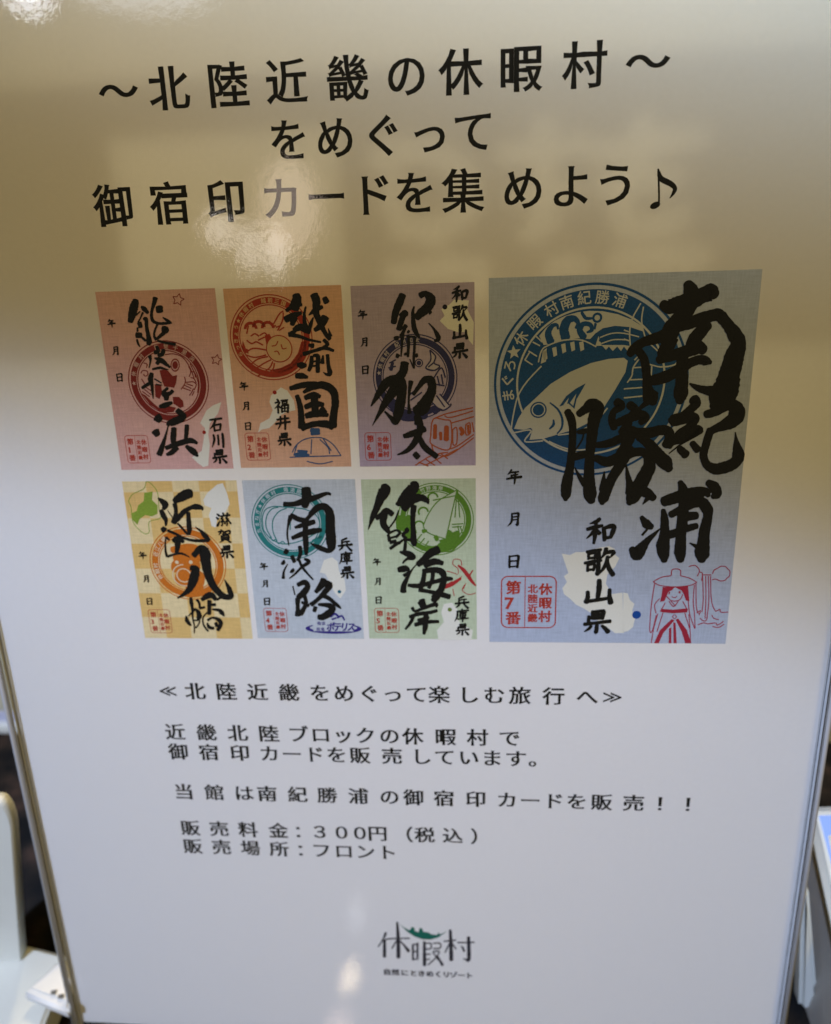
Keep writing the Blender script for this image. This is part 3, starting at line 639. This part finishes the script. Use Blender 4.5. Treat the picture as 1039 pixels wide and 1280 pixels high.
# card: Echizen Mikuni
C2 = Crop(270, 340, 4.924)
OR = ink('seal_vermilion', (178, 58, 34), .22)
K2 = Card('orange card with a red seal, between the pink and the mauve card', [(278, 360), (427, 357), (439, 583), (302, 585)], card_mat('orange_card', (230, 180, 146), (224, 174, 142)), OR); K2.pale = ink('pale_orange_line', (232, 190, 140), .03)
I = K2.seal(C2, (340, 405), (90, 405), 'らっきょう★休暇村 越前三国', OR, .80, 205, 65)
I.poly(C2.P('330,605 400,590 460,560 505,500 525,430 560,420 555,480 520,545 470,595 400,625'), Z3, OR)
I.poly(C2.P('300,390 330,380 345,410 330,450 318,480 310,440'), Z3, OR); I.poly(C2.P('165,420 185,470 205,480 180,495 160,470'), Z3, OR)
for x, y in ((215, 350), (265, 340), (320, 345)): I.ring(C2(x, y), K2.r * .10, K2.r * .17, Z3, OR, 0, math.pi, 20)
lines(I, C2, "190,420 220,440 250,430 290,450 / 170,470 200,500 / 260,420 300,400 / 215,395 240,380 265,395 / 270,390 300,375 320,395 / 200,330 190,380 / 370,340 400,330 / 390,360 420,340 / 180,500 230,470 310,480 / 185,510 240,525 310,510 / 200,590 250,540 320,520 / 220,610 300,560 340,540 / 260,640 330,590 350,550 / 300,640 350,600 360,560 / 355,320 390,260 415,240 / 380,360 410,300 415,250 / 240,300 225,320 / 330,300 345,330 370,330", 9, Z3, OR)
I.disc(C2(390, 472), K2.r * .31, Z4, K2.pale, 40); I.ring(C2(390, 472), K2.r * .30, K2.r * .325, Z5, OR, n=40)
lines(I, C2, "345,455 370,450 382,425 / 402,445 412,472 435,468 / 360,490 380,488 392,510", 7, Z5, OR)
I.link('round_seal', K2.o)
I = Ink(); I.poly(C2.P("340,760 400,710 440,730 480,790 490,850 440,860 400,880 370,920 330,960 280,970 260,990 275,930 330,900 350,850 330,800"), Z2, CREAM); I.link('prefecture_map', K2.o)
I = Ink(); I.disc(C2(362, 741), K2.w * .018, Z3, MATS['dot_red'], 16); I.link('map_dot', K2.o)
BT = ink('line_blue', (60, 92, 130), .06)
I = Ink()
lines(I, C2, "470,1110 500,1060 560,1025 650,1020 720,1060 770,1130 / 590,1030 585,1120 / 640,1030 690,1080 700,1120 / 660,1025 710,1100 / 455,1140 580,1135 770,1130 / 560,1165 640,1180 720,1165 / 480,1130 500,1060", 7, Z3, BT)
strokes(I, C2, "590,975,26 630,975,26 / 590,995,18 635,992,18 / 490,1125,18 530,1120,26 570,1128,16 / 505,1100,12 560,1105,14", Z3, BT)
I.link('blue_boat_drawing', K2.o)
K2.stamp(C2, (175, 990, 340, 1158), '2')
K2.column(C2, 'date_column', [('年', 172, 702), ('月', 188, 825), ('日', 198, 948)], .075)
K2.column(C2, 'prefecture_name', [('福', 405, 825), ('井', 412, 925), ('県', 422, 1030)], .125)
K2.brush((Crop(345, 360, 10.667), """270,90,100 280,160,130 240,270,145 / 140,300,50 240,240,60 345,220,46 / 130,420,90 230,370,90 340,330,46 / 240,400,110 220,490,60 / 240,560,60 330,520,100 380,570,50 / 180,620,60 300,640,50 450,690,34 600,720,28 / 180,620,60 260,570,50 / 400,250,26 380,350,40 390,480,60 420,580,90 / 430,600,60 470,470,50 500,390,16 / 510,90,110 540,180,110 540,330,90 580,440,80 660,600,60 720,680,56 / 700,540,12 730,640,50 / 440,360,16 530,290,70 620,250,50 / 650,130,70 680,190,80 / 660,390,110 600,500,90 520,560,56 / 440,760,40 500,770,70 / 640,690,50 690,750,50 620,800,40 / 370,880,60 500,840,45 650,800,50 770,835,38 / 480,910,50 470,1020,60 440,1100,46 / 500,900,40 560,910,60 560,1020,60 560,1120,56 / 500,980,26 550,970,26 / 500,1040,26 550,1030,26 / 630,900,26 620,1000,60 / 690,890,50 700,1020,50 720,1130,70 680,1150,40 630,1120,8 / 290,1020,50 350,1030,90 405,1030,46 / 270,1170,70 350,1170,80 425,1190,36"""),
  (C2, """458,716,28 540,695,40 620,690,36 / 500,760,28 520,830,36 526,900,40 530,955,50 / 540,740,18 600,706,40 660,695,46 720,730,50 735,800,46 725,880,46 716,948,58 / 530,960,40 600,936,36 680,935,46 720,955,38 / 550,775,30 600,756,40 642,766,24 / 550,830,30 610,812,40 662,816,28 / 555,886,34 620,870,46 690,880,24 / 605,750,44 610,820,46 615,880,40 / 650,840,38 676,866,28"""))

# card: Kishu Kada
C3 = Crop(430, 340, 4.926)
PU = ink('seal_indigo', (54, 54, 96), .22)
K3 = Card('mauve grey card with an indigo seal and an orange train', [(438, 357), (593, 353), (595, 582), (450, 583)], card_mat('mauve_card', (190, 172, 188), (182, 164, 182)), PU); K3.pale = ink('pale_mauve_line', (206, 192, 198), .03)
I = K3.seal(C3, (438, 648), (182, 648), '★休暇村 紀州加太', PU, .80, 172, 85)
strokes(I, C3, "330,860,60 400,890,50 500,880,40 / 270,780,50 330,850,50 / 600,820,30 560,860,30 / 290,600,20 300,560,16", Z3, PU)
I.ring(C3(462, 560), K3.r * .075, K3.r * .10, Z3, PU, n=24); I.disc(C3(462, 560), K3.r * .055, Z3, PU, 20)
I.poly(C3.P("530,480 560,510 560,560 590,580 560,605 505,590 530,540"), Z4, K3.pale); I.poly(C3.P("540,780 600,760 660,820 620,850 550,820"), Z4, K3.pale)
lines(I, C3, "530,480 565,520 555,560 590,580 555,605 505,590 535,540 530,480 / 550,560 520,585 / 555,650 600,590 625,650 / 575,640 590,700 / 600,630 610,690 / 560,690 620,700 / 530,790 600,850 650,830 660,810 / 570,760 620,830 / 590,750 650,820 / 400,760 470,700 / 410,790 480,740 / 280,560 320,540 / 275,590 320,580", 9, Z5, PU)
I.link('round_seal', K3.o)
I = Ink(); I.poly(C3.P("600,230 650,200 680,170 770,175 760,230 800,310 795,450 770,420 750,370 700,370 640,350 620,330 590,300 620,270"), Z2, CREAM); I.link('prefecture_map', K3.o)
I = Ink(); I.disc(C3(622, 215), K3.w * .02, Z3, ink('dot_dark', (30, 26, 40), .03), 16); I.link('map_dot', K3.o)
TR = ink('line_orange', (186, 92, 50), .08); I = Ink()
lines(I, C3, "540,930 560,900 620,910 660,930 650,1090 540,1060 535,1000 540,930 / 560,900 640,870 795,835 / 660,930 800,890 / 620,885 660,895 795,855 / 650,1090 700,1070 800,1000 / 670,970 695,960 695,1050 672,1060 670,970 / 750,940 775,930 778,990 752,1000 750,940 / 790,925 800,985 / 540,1060 560,1110 640,1130 800,1020 / 440,1190 540,1130 640,1110 / 500,1190 600,1140 700,1090 / 460,1170 520,1195 / 500,1150 560,1190 / 540,1130 600,1180 / 600,1120 640,1150", 8, Z3, TR)
strokes(I, C3, "562,945,20 560,1020,22 / 632,955,26 630,1030,28 / 595,990,18 597,1030,16 / 718,960,20 732,985,22 722,1000,18 / 765,945,14 768,990,14", Z3, TR)
I.link('orange_train_drawing', K3.o)
K3.stamp(C3, (125, 988, 295, 1160), '6')
K3.column(C3, 'date_column', [('年', 115, 262), ('月', 128, 432), ('日', 132, 602)], .075)
K3.column(C3, 'prefecture_name', [('和', 715, 135), ('歌', 712, 252), ('山', 714, 368), ('県', 714, 485)], .125)
K3.brush((Crop(480, 358, 12.31), """290,130,110 240,250,122 180,400,110 150,560,90 / 240,440,30 320,420,120 362,420,70 / 290,470,90 260,560,90 230,660,90 / 340,600,70 300,660,56 / 370,690,55 388,702,48 / 330,640,40 290,720,60 270,780,70 / 560,140,100 640,110,90 720,190,150 690,300,150 590,390,140 500,480,105 / 700,400,70 732,390,36 / 465,310,26 445,400,50 455,550,70 470,650,80 520,750,60 550,780,26 / 690,565,16 760,640,32 820,740,68 840,810,70 780,840,36 / 190,780,90 200,820,60 / 280,740,80 280,850,40 270,1000,30 265,1080,16 / 380,760,30 380,900,50 370,1080,40 / 350,770,28 480,770,28 / 480,780,40 470,950,40 460,1120,40 465,1260,26 / 220,1050,70 200,1090,50 / 330,1030,56 340,1050,50 / 490,1050,70 510,1080,46 / 400,1120,16 430,1190,20 450,1250,16"""),
  (Crop(460, 445, 10.39), """480,90,110 460,200,110 400,290,120 330,450,130 230,600,100 150,740,56 60,900,8 / 40,650,16 90,570,56 150,470,90 240,350,120 330,290,90 420,310,110 450,380,110 430,560,130 400,720,130 360,850,90 300,800,56 220,720,26 / 560,330,70 540,450,40 530,600,30 540,740,60 / 590,500,46 660,400,60 740,310,90 820,320,110 830,450,120 770,570,150 700,680,180 620,720,140 / 640,780,90 650,880,90"""),
  (C3, """370,1010,28 420,995,40 500,965,36 / 460,900,38 470,960,46 440,1042,40 390,1098,28 330,1124,8 / 462,1010,28 500,1080,40 572,1136,34 / 436,1118,36 458,1140,36"""))

# card: Omi Hachiman
C4 = Crop(140, 590, 5.772)
OG = ink('seal_orange', (222, 122, 36), .18)
K4 = Card('yellow checked card with an orange seal', [(152, 601), (297, 601), (315, 798), (182, 798)], card_mat('yellow_card', (238, 214, 160), (230, 190, 116), check=150), OG); K4.pale = ink('pale_yellow_line', (244, 220, 176), .03)
I = K4.seal(C4, (548, 660), (278, 660), '休暇村 近江八幡', OG, .78, 205, 130)
strokes(I, C4, "470,620,60 560,590,70 620,620,60 / 460,680,70 600,680,80 / 500,760,90 620,780,100 / 560,840,60 640,830,50 / 440,560,40 560,540,40 640,560,30", Z3, OG)
I.ring(C4(520, 745), K4.r * .17, K4.r * .20, Z4, K4.pale, n=30); I.ring(C4(520, 745), K4.r * .28, K4.r * .31, Z4, K4.pale, 1.5, 5.2, 30)
I.disc(C4(470, 650), K4.r * .05, Z4, K4.pale, 16); I.disc(C4(570, 650), K4.r * .05, Z4, K4.pale, 16)
I.link('round_seal', K4.o)
I = Ink(); I.poly(C4.P("690,150 760,90 800,80 830,150 850,230 820,290 760,340 750,400 720,390 700,310 720,260 670,240 660,200"), Z2, CREAM); I.link('prefecture_map', K4.o)
GR = ink('map_green', (146, 172, 60), .2); I = Ink()
I.poly(C4.P("235,150 295,140 290,200 330,240 330,300 290,320 240,310 200,340 185,380 145,340 140,300 180,280 190,240 230,210"), Z3, GR)
lines(I, C4, "120,210 150,160 230,120 250,70 290,90 330,150 340,260 350,330 270,360 270,430 240,445 190,410 150,350 140,260 120,210", 5, Z3, GR)
I.link('green_map_drawing', K4.o)
K4.stamp(C4, (258, 990, 440, 1162), '3')
K4.column(C4, 'date_column', [('年', 222, 600), ('月', 250, 770), ('日', 272, 932)], .07)
K4.column(C4, 'prefecture_name', [('滋', 805, 345), ('賀', 815, 460), ('県', 830, 575)], .125)
K4.brush((Crop(195, 605, 13.48), """40,235,26 110,290,90 160,350,110 130,420,60 / 90,440,70 130,530,90 170,600,70 170,700,32 / 110,740,80 150,780,100 / 200,780,50 340,840,45 480,910,45 640,950,50 860,950,60 900,950,40 / 910,940,40 830,870,90 760,790,50 660,715,8 / 310,290,90 400,230,150 520,170,170 600,160,140 / 320,330,80 340,470,65 320,600,100 300,650,96 / 350,610,80 460,480,90 580,400,70 680,380,100 770,400,70 790,440,20 / 545,480,70 555,620,80 565,760,90 560,850,46 / 370,660,32 460,760,40 540,850,36 / 200,440,12 280,560,16 / 170,890,26 160,1000,28 170,1150,40 190,1220,46 / 200,1220,40 320,1180,40 440,1170,40 570,1230,16 / 180,900,50 230,940,26 / 290,960,60 360,920,100 470,970,56 / 370,980,110 360,1100,80 340,1170,46"""),
  (Crop(225, 735, 15.985), """220,190,60 230,280,80 250,400,60 260,600,35 290,750,30 290,900,22 / 130,560,40 140,640,80 200,720,60 230,740,36 / 170,560,22 250,480,40 310,410,46 / 310,410,40 370,480,90 390,570,105 350,600,76 / 260,640,28 400,640,38 / 400,660,28 370,730,30 320,790,36 / 340,230,56 390,300,50 400,400,50 / 440,230,80 560,150,130 650,150,120 720,230,76 / 740,230,50 850,170,56 / 590,250,86 590,400,86 590,520,76 / 400,400,56 500,380,46 / 640,330,56 710,330,70 / 650,420,36 780,440,70 840,490,90 890,560,26 / 560,480,36 480,560,28 460,650,30 490,760,40 570,860,36 / 560,640,56 650,590,46 760,620,76 820,700,90 760,840,76 / 550,700,40 590,780,70 680,800,60 / 720,690,70 740,760,70"""),
  (C4, """570,690,38 605,702,58 590,770,70 565,838,50 520,880,28 475,908,12 / 590,602,40 640,552,52 670,582,80 680,660,72 700,750,60 740,830,50 800,890,46 858,900,38 850,850,38 814,776,7
"""))

# card: Minami Awaji
C5 = Crop(295, 590, 5.818)
TE = ink('seal_teal', (44, 134, 128), .18)
K5 = Card('pale grey blue card with a teal onion seal', [(303, 600), (444, 599), (455, 798), (322, 798)], card_mat('greyblue_card', (204, 208, 208), (196, 202, 206)), TE); K5.pale = ink('pale_teal_line', (206, 216, 218), .03)
I = K5.seal(C5, (395, 365), (118, 365), 'たまねぎ★休暇村 南淡路', TE, .80, 195, 70)
lines(I, C5, "190,350 210,280 270,250 360,255 440,260 / 200,420 190,340 / 260,480 220,400 225,320 260,270 310,255 / 300,500 270,430 270,350 310,290 370,262 / 420,260 500,270 580,310 610,380 580,450 / 430,265 400,330 395,420 / 200,420 250,480 330,520 420,515 520,480 600,430 / 250,470 270,500 290,490 310,520 340,505 360,525", 8, Z3, TE)
strokes(I, C5, "560,500,16 620,470,16 / 520,520,10 600,490,10", Z3, TE)
I.link('round_seal', K5.o)
I = Ink(); I.poly(C5.P("640,640 700,620 740,650 750,720 790,780 800,860 760,920 720,880 690,820 650,740 610,730"), Z2, CREAM); I.link('prefecture_map', K5.o)
I = Ink(); I.disc(C5(753, 870), K5.w * .017, Z3, ink('dot_teal', (30, 110, 130), .03), 16); I.link('map_dot', K5.o)
VI = ink('emblem_violet', (58, 46, 132), .06); I = Ink()
c5 = C5(710, 1138); rx = C5(915, 1138)[0] - c5[0]
n = 64
I.quads([(c5[0] + rx * math.cos(2 * math.pi * k / n), c5[1] + rx * .20 * math.sin(2 * math.pi * k / n)) for k in range(n + 1)],
        [(c5[0] + rx * .84 * math.cos(2 * math.pi * k / n), c5[1] + rx * .03 + rx * .135 * math.sin(2 * math.pi * k / n)) for k in range(n + 1)], Z4, VI)
I.poly([(c5[0] + rx * .72 * (1 if q in (1, 2) else -1), c5[1] + rx * (.22 if q > 1 else -.1)) for q in range(4)], Z4 + 8e-6, K5.m)
for k, ch in enumerate('ポテリス'):
    p = C5(690 + 50 * k, 1125); put(I, ch, p[0], p[1], rx * .30, rx * .36, Z5, VI, shear=.2, ex=.05, ey=.03, res=2)
for k, ch in enumerate('南淡'):
    p = C5(605 + 32 * k, 1100); put(I, ch, p[0], p[1], rx * .15, rx * .15, Z5, VI, ex=.02, ey=.02, res=2)
for k, ch in enumerate('路島'):
    p = C5(600 + 32 * k, 1142); put(I, ch, p[0], p[1], rx * .15, rx * .15, Z5, VI, ex=.02, ey=.02, res=2)
strokes(I, C5, "690,1050,14 720,1030,14 745,1050,14 / 740,1060,10 770,1045,12 790,1075,10 / 700,1070,12 730,1060,10", Z5, VI)
I.link('violet_emblem', K5.o)
K5.stamp(C5, (198, 988, 382, 1162), '4')
K5.column(C5, 'date_column', [('年', 202, 685), ('月', 215, 812), ('日', 226, 940)], .075)
K5.column(C5, 'prefecture_name', [('兵', 795, 525), ('庫', 800, 625), ('県', 810, 730)], .125)
K5.brush((C5, """510,120,68 515,182,72 500,252,48 / 350,232,36 420,232,36 500,210,50 590,180,40 660,155,26 690,162,18 / 540,310,38 590,262,50 640,250,52 680,292,62 686,380,70 690,470,76 694,538,66 670,570,38 600,545,38 545,518,9 / 400,322,40 380,390,16 374,460,14 386,532,8 / 400,310,30 450,340,40 502,352,36 / 545,310,28 500,360,34 / 430,402,20 500,380,40 572,360,34 / 410,480,30 480,450,40 560,430,46 622,420,28 / 510,340,40 506,430,40 510,540,40 513,602,22
/ 358,574,44 376,582,38 / 342,655,44 352,662,30 / 345,772,24 350,720,15 376,668,7 / 465,540,30 470,590,30 450,642,24 / 408,610,30 426,652,30 / 500,630,20 530,652,30 480,690,20 430,740,16 390,772,8 / 460,640,20 490,700,20 562,782,12 / 408,715,44 416,722,34
/ 415,830,10 430,892,10 / 450,820,30 500,800,40 522,832,40 490,880,50 450,912,38 / 450,920,40 450,980,30 452,1040,48 / 500,900,30 510,960,30 470,1030,40 / 480,945,20 530,970,28 / 640,780,48 622,822,50 580,872,28 / 640,810,48 682,822,48 640,880,40 590,930,30 548,962,36 / 620,890,38 680,920,30 740,970,26 766,992,8 / 580,980,30 570,1012,28 / 600,962,20 680,970,40 702,1000,50 640,1050,52 600,1052,38"""))

# card: Takeno Kaigan
C6 = Crop(445, 590, 5.818)
GN = ink('seal_green', (98, 142, 44), .18)
K6 = Card('pale green card with a squid seal', [(452, 599), (595, 598), (596, 798), (461, 799)], card_mat('green_card', (202, 212, 178), (196, 206, 170)), GN); K6.pale = ink('pale_green_line', (210, 218, 186), .03)
I = K6.seal(C6, (580, 345), (855, 345), '竹野海岸', GN, .80, 112, 80)
strokes(I, C6, "380,330,40 420,440,40 / 350,370,60 380,450,40 / 520,560,40 600,560,50 700,480,60 740,440,30 / 640,500,60 680,440,40 / 330,340,60 330,400,60", Z3, GN)
for x, y in ((560, 185), (490, 290), (460, 390)): I.ring(C6(x, y), K6.r * .10, K6.r * .15, Z3, GN, 0, math.pi * 1.2, 20)
I.poly(C6.P("735,130 655,480 590,500 570,460 500,420 490,390 530,300 600,210"), Z4, K6.pale)
lines(I, C6, "735,130 655,480 / 735,130 600,210 530,300 490,390 / 490,390 510,430 570,460 650,485 / 735,135 720,330 / 740,135 755,330 / 700,380 780,375 / 700,400 770,395 / 740,390 750,470 690,550 600,560 / 760,400 775,480 700,570 620,575 / 440,500 480,450 / 450,540 500,480 / 480,570 530,500 / 730,170 560,205", 8, Z5, GN)
strokes(I, C6, "490,430,26 510,425,20 / 580,470,26 590,490,26", Z5, GN)
I.link('round_seal', K6.o)
I = Ink(); I.poly(C6.P("640,960 700,950 740,1000 730,1050 760,1100 850,1150 840,1220 600,1220 590,1150 640,1090 620,1020"), Z2, CREAM); I.link('prefecture_map', K6.o)
I = Ink(); I.disc(C6(683, 1000), K6.w * .02, Z3, ink('dot_green', (120, 140, 60), .03), 16); I.link('map_dot', K6.o)
RD = ink('line_crimson', (190, 52, 54), .06); I = Ink()
lines(I, C6, "745,740 740,700 705,670 715,635 760,640 770,680 / 770,760 730,790 690,800 / 705,850 715,900 / 660,720 700,730 740,745 / 640,850 700,820 760,770 / 850,720 830,750 870,820 / 790,820 775,860 820,890 870,880 / 800,810 780,850", 6, Z3, RD)
strokes(I, C6, "625,850,10 690,820,24 760,775,16 / 745,680,12 790,720,24 840,790,20 870,825,10 / 820,760,12 850,715,8 / 640,830,12 700,800,12", Z3, RD)
I.link('red_crane_drawing', K6.o)
K6.stamp(C6, (132, 988, 318, 1168), '5')
K6.column(C6, 'date_column', [('年', 152, 652), ('月', 162, 795), ('日', 165, 930)], .075)
K6.column(C6, 'prefecture_name', [('兵', 772, 945), ('庫', 770, 1042), ('県', 775, 1145)], .125)
K6.brush((Crop(460, 598, 12.55), """255,100,100 265,180,190 190,330,140 130,480,110 80,590,90 40,700,46 5,800,12 / 130,620,70 230,570,110 290,500,90 385,560,86 / 260,560,110 240,700,110 300,800,90 340,860,46 / 330,780,26 430,640,28 480,500,22 / 720,60,110 720,140,180 600,280,180 500,380,120 440,400,36 / 560,480,110 700,330,150 830,300,110 920,340,90 950,395,26 / 720,430,100 705,600,80 710,800,80 720,980,100 730,1050,66 / 320,880,46 340,980,56 / 330,860,36 440,810,36 500,850,46 440,920,46 / 360,930,34 430,910,34 / 350,1000,60 440,980,54 / 350,1100,46 440,1030,56 500,1000,46 / 600,790,76 620,820,56 550,880,56 600,940,56 / 480,1020,46 560,960,36 640,960,46 680,960,36 / 590,980,46 580,1100,56 560,1150,36"""),
  (C6, """320,580,15 380,595,50 418,620,38 370,632,20 340,662,14 / 310,710,40 360,702,50 386,722,18 350,752,28 / 345,870,46 350,820,40 400,722,14 450,660,8 / 600,562,60 540,592,60 490,640,50 450,672,42 / 500,680,40 570,650,50 632,662,32 / 490,722,40 560,710,40 620,722,50 640,770,46 620,850,50 572,918,58 552,932,26 / 500,712,30 490,780,36 470,842,38 / 380,822,24 460,826,36 560,800,30 660,776,36 702,776,22 / 460,856,30 540,870,30 620,890,40 682,906,38 / 560,720,30 555,780,30 530,842,28
/ 470,942,48 490,982,38 / 410,985,26 430,1010,20 500,985,26 580,960,30 586,982,14 / 480,930,48 500,992,34 / 390,1052,24 460,1030,30 540,1020,26 590,1006,24 / 420,1040,26 400,1090,26 360,1142,16 / 450,1076,24 530,1056,24 / 430,1110,30 510,1090,30 602,1086,22 / 510,1040,40 505,1120,40 495,1176,22"""))

# ---- the logo at the foot of the sheet
LG = Crop(450, 1130, 6.112)
DG = ink('logo_dark', (52, 50, 58), .04); LGN = ink('logo_green', (24, 112, 92), .05)
I = Ink()
lines(I, LG, "195,215 170,280 140,325 / 165,280 225,265 380,262 / 285,270 245,340 / 305,280 375,355 / 405,310 405,425 / 440,300 440,420 / 405,310 440,305 / 405,365 440,360 / 405,425 440,418 / 495,300 540,298 / 495,345 540,342 / 500,385 540,382 / 500,425 535,420 / 545,300 545,340 / 560,300 612,300 612,335 560,340 / 555,365 605,362 580,410 520,465 / 560,370 600,430 / 640,285 735,275 / 690,290 650,370 / 705,300 735,345 / 745,295 875,292 / 775,320 795,360 / 790,420 830,425", 11, Z1, DG)
strokes(I, LG, "198,220,14 188,250,16 / 188,280,20 188,400,22 / 285,140,14 292,260,24 294,405,26 / 330,305,12 372,358,22 / 492,290,18 494,465,24 / 590,395,12 630,465,20 / 690,200,18 695,300,24 698,425,26 / 830,255,20 832,330,24 832,420,24 815,430,16 / 440,300,14 440,420,14 / 405,310,14 405,425,14 / 785,330,12 795,358,16", Z1, DG)
I.link('logo_lettering', notice)
I = Ink()
I.poly(LG.P("300,150 340,180 380,200 395,175 415,180 420,205 450,215 455,185 475,185 485,212 520,215 550,232 590,235 600,215 612,232 665,208 600,255 540,272 480,270 420,250 360,210"), Z1, LGN)
I.link('logo_crescent', notice, 'green crescent with a row of trees')
row('logo_tagline', '自然にときめくリゾート', [484, 494.5, 506, 517, 527, 537.5, 548, 558, 567, 577, 586.5], (533, 1217.0), .0024, 1.0, DG, st=dict(ex=.05, ey=.035), res=2)

# ------------------------------------------------------------------ things beside and behind the holder
CREAMP = mat('cream_plastic', (.62, .64, .58), .45, .35, .03, 80)
WHITEP = mat('white_plastic', (.68, .69, .66), .45, .35, .03, 80)
GREYP = mat('grey_plastic', (.34, .32, .28), .5, .3, .05, 120)
DARKP = mat('dark_rubber', (.02, .02, .02), .6, .2)
# left: rounded upright case at the frame's edge
case = empty('plastic_case', 'cream upright plastic case with rounded corners at the left edge of the photo', 'case', (-.125, .014, 0))
cp = [at_y(-70, 1004, .014)] + [at_y(15 - 22 * (1 - math.sin(t * math.pi / 16)), 1004 + 45 * (1 - math.cos(t * math.pi / 16)), .014) for t in range(9)] + [at_y(15, 1180, .014), at_y(-70, 1180, .014)]
cp[-2].z = cp[-1].z = .0126
sh_ = slab('shell', [q - Vector((-.125, .014, 0)) for q in cp], .004, CREAMP, case, .0002)
# left: cream box low behind, with a small tag holder on it
q0 = at_y(-40, 1160, .045); q1 = at_y(100, 1196, .045)
tray = empty('cream_box', 'low cream box on the counter left of the sign holder', 'box', (0, 0, 0))
zt = 0.012
a, b_, c_, d_ = at_z(-60, 1158, zt), at_z(88, 1194, zt), at_z(46, 1300, zt), at_z(-60, 1330, zt)
slab('body', [a, b_, c_, d_], max(.004, zt - .001), CREAMP, tray, .0012)
tag = empty('tag_holder', 'small white card tag in a frame lying on the low cream box', 'tag', (0, 0, 0))
za = zt + .007
t0, t1, t2, t3 = at_z(78, 1197, za), at_z(88, 1212, za), at_z(86, 1266, za), at_z(28, 1242, za)
slab('frame', [t0, t1, t2, t3], .004, WHITEP, tag, .0008)
def lerp(a, b, t): return a + (b - a) * t
i0, i1, i2, i3 = [x + Vector((0, 0, .0006)) for x in (lerp(t0, t2, .16), lerp(t1, t3, .16), lerp(t2, t0, .2), lerp(t3, t1, .2))]
slab('card', [i0, i1, i2, i3], .0004, mat('tag_card', (.74, .73, .66), .7, .2, .02, 400), tag)
for (sx, sy) in ((64, 1238), (73, 1243)):
    m0 = at_z(sx, sy, za + .0012)
    slab('printed_mark', [m0, m0 + Vector((.0016, .0003, 0)), m0 + Vector((.0019, -.0010, 0)), m0 + Vector((.0004, -.0011, 0))], .0003, mat('grey_print', (.12, .12, .11), .6), tag)
# far left: pale cabinet with a steel-blue strip
YC = .132
cab = empty('pale_cabinet', 'pale cabinet with bluish strip and cream ledge, blurred at the far left', 'cabinet', (-.45, YC, 0))
def band(name, z0, z1, m, Y):
    return box_mesh(name, (.52, .30 + YC - Y, z1 - z0), (0, (Y + YC + .30) / 2 - YC, (z0 + z1) / 2), m, cab)
zz = lambda py: at_y(8, py, YC).z
band('ledge', .0005, max(zz(908), .004), CREAMP, YC - .006)
band('shadow_line', max(zz(908), .004) + .0001, zz(901), mat('shadow_brown', (.22, .17, .09), .6), YC + .002)  # brown band painted in as the shadow below the strip
band('strip', zz(901) + .0001, zz(889), mat('blue_grey_trim', (.42, .44, .56), .4, .4), YC - .002)
band('door', zz(889) + .0001, .17, mat('pale_olive_paint', (.46, .44, .32), .6, .2, .25, 40), YC)
# right: tablet with a blue screen on a stand
tab = empty('tablet', 'cream framed tablet with a glowing blue screen at the right edge', 'tablet', (0, 0, 0))
A = at_z(1010, 1007, .062); B2 = at_z(1150, 1003, .062); C_ = at_z(1190, 1330, .040); D_ = at_z(1062, 1244, .040)
slab('frame', [A, B2, C_, D_], .006, CREAMP, tab, .0018)
SCR = bpy.data.materials.new('blue_screen'); SCR.use_nodes = True
sb = SCR.node_tree.nodes['Principled BSDF']; sb.inputs['Base Color'].default_value = (.05, .08, .2, 1); sb.inputs['Roughness'].default_value = .2
sb.inputs['Emission Color'].default_value = (.30, .46, 1.0, 1); sb.inputs['Emission Strength'].default_value = .85
nrm = (B2 - A).cross(D_ - A).normalized()
if nrm.dot(CAM - A) < 0: nrm = -nrm
E0 = [lerp(A, C_, .085), lerp(B2, D_, .085), lerp(C_, A, .085), lerp(D_, B2, .085)]
E0 = [A + (B2 - A) * s + (D_ - A) * t for s, t in ((.075, .065), (.93, .065), (.93, .93), (.10, .93))]
slab('screen', [e + nrm * .0008 for e in E0], .0006, SCR, tab)
stand = empty('tablet_stand', 'grey wedge stand with a cream leg under the tablet at the right edge', 'stand', (0, 0, 0))
sh = Vector((.004, 0, -.0065))
g0 = [A + sh, D_ + sh, Vector((D_.x + .002, D_.y, .0005)), Vector((A.x + .002, A.y, .0005))]
slab('side_panel', g0, .03, GREYP, stand, .0008)
slab('leg', [at_y(1004, 1112, .016), at_y(1013, 1116, .016), at_y(1024, 1262, .016), at_y(1000, 1262, .016)], .006, CREAMP, stand, .0012)
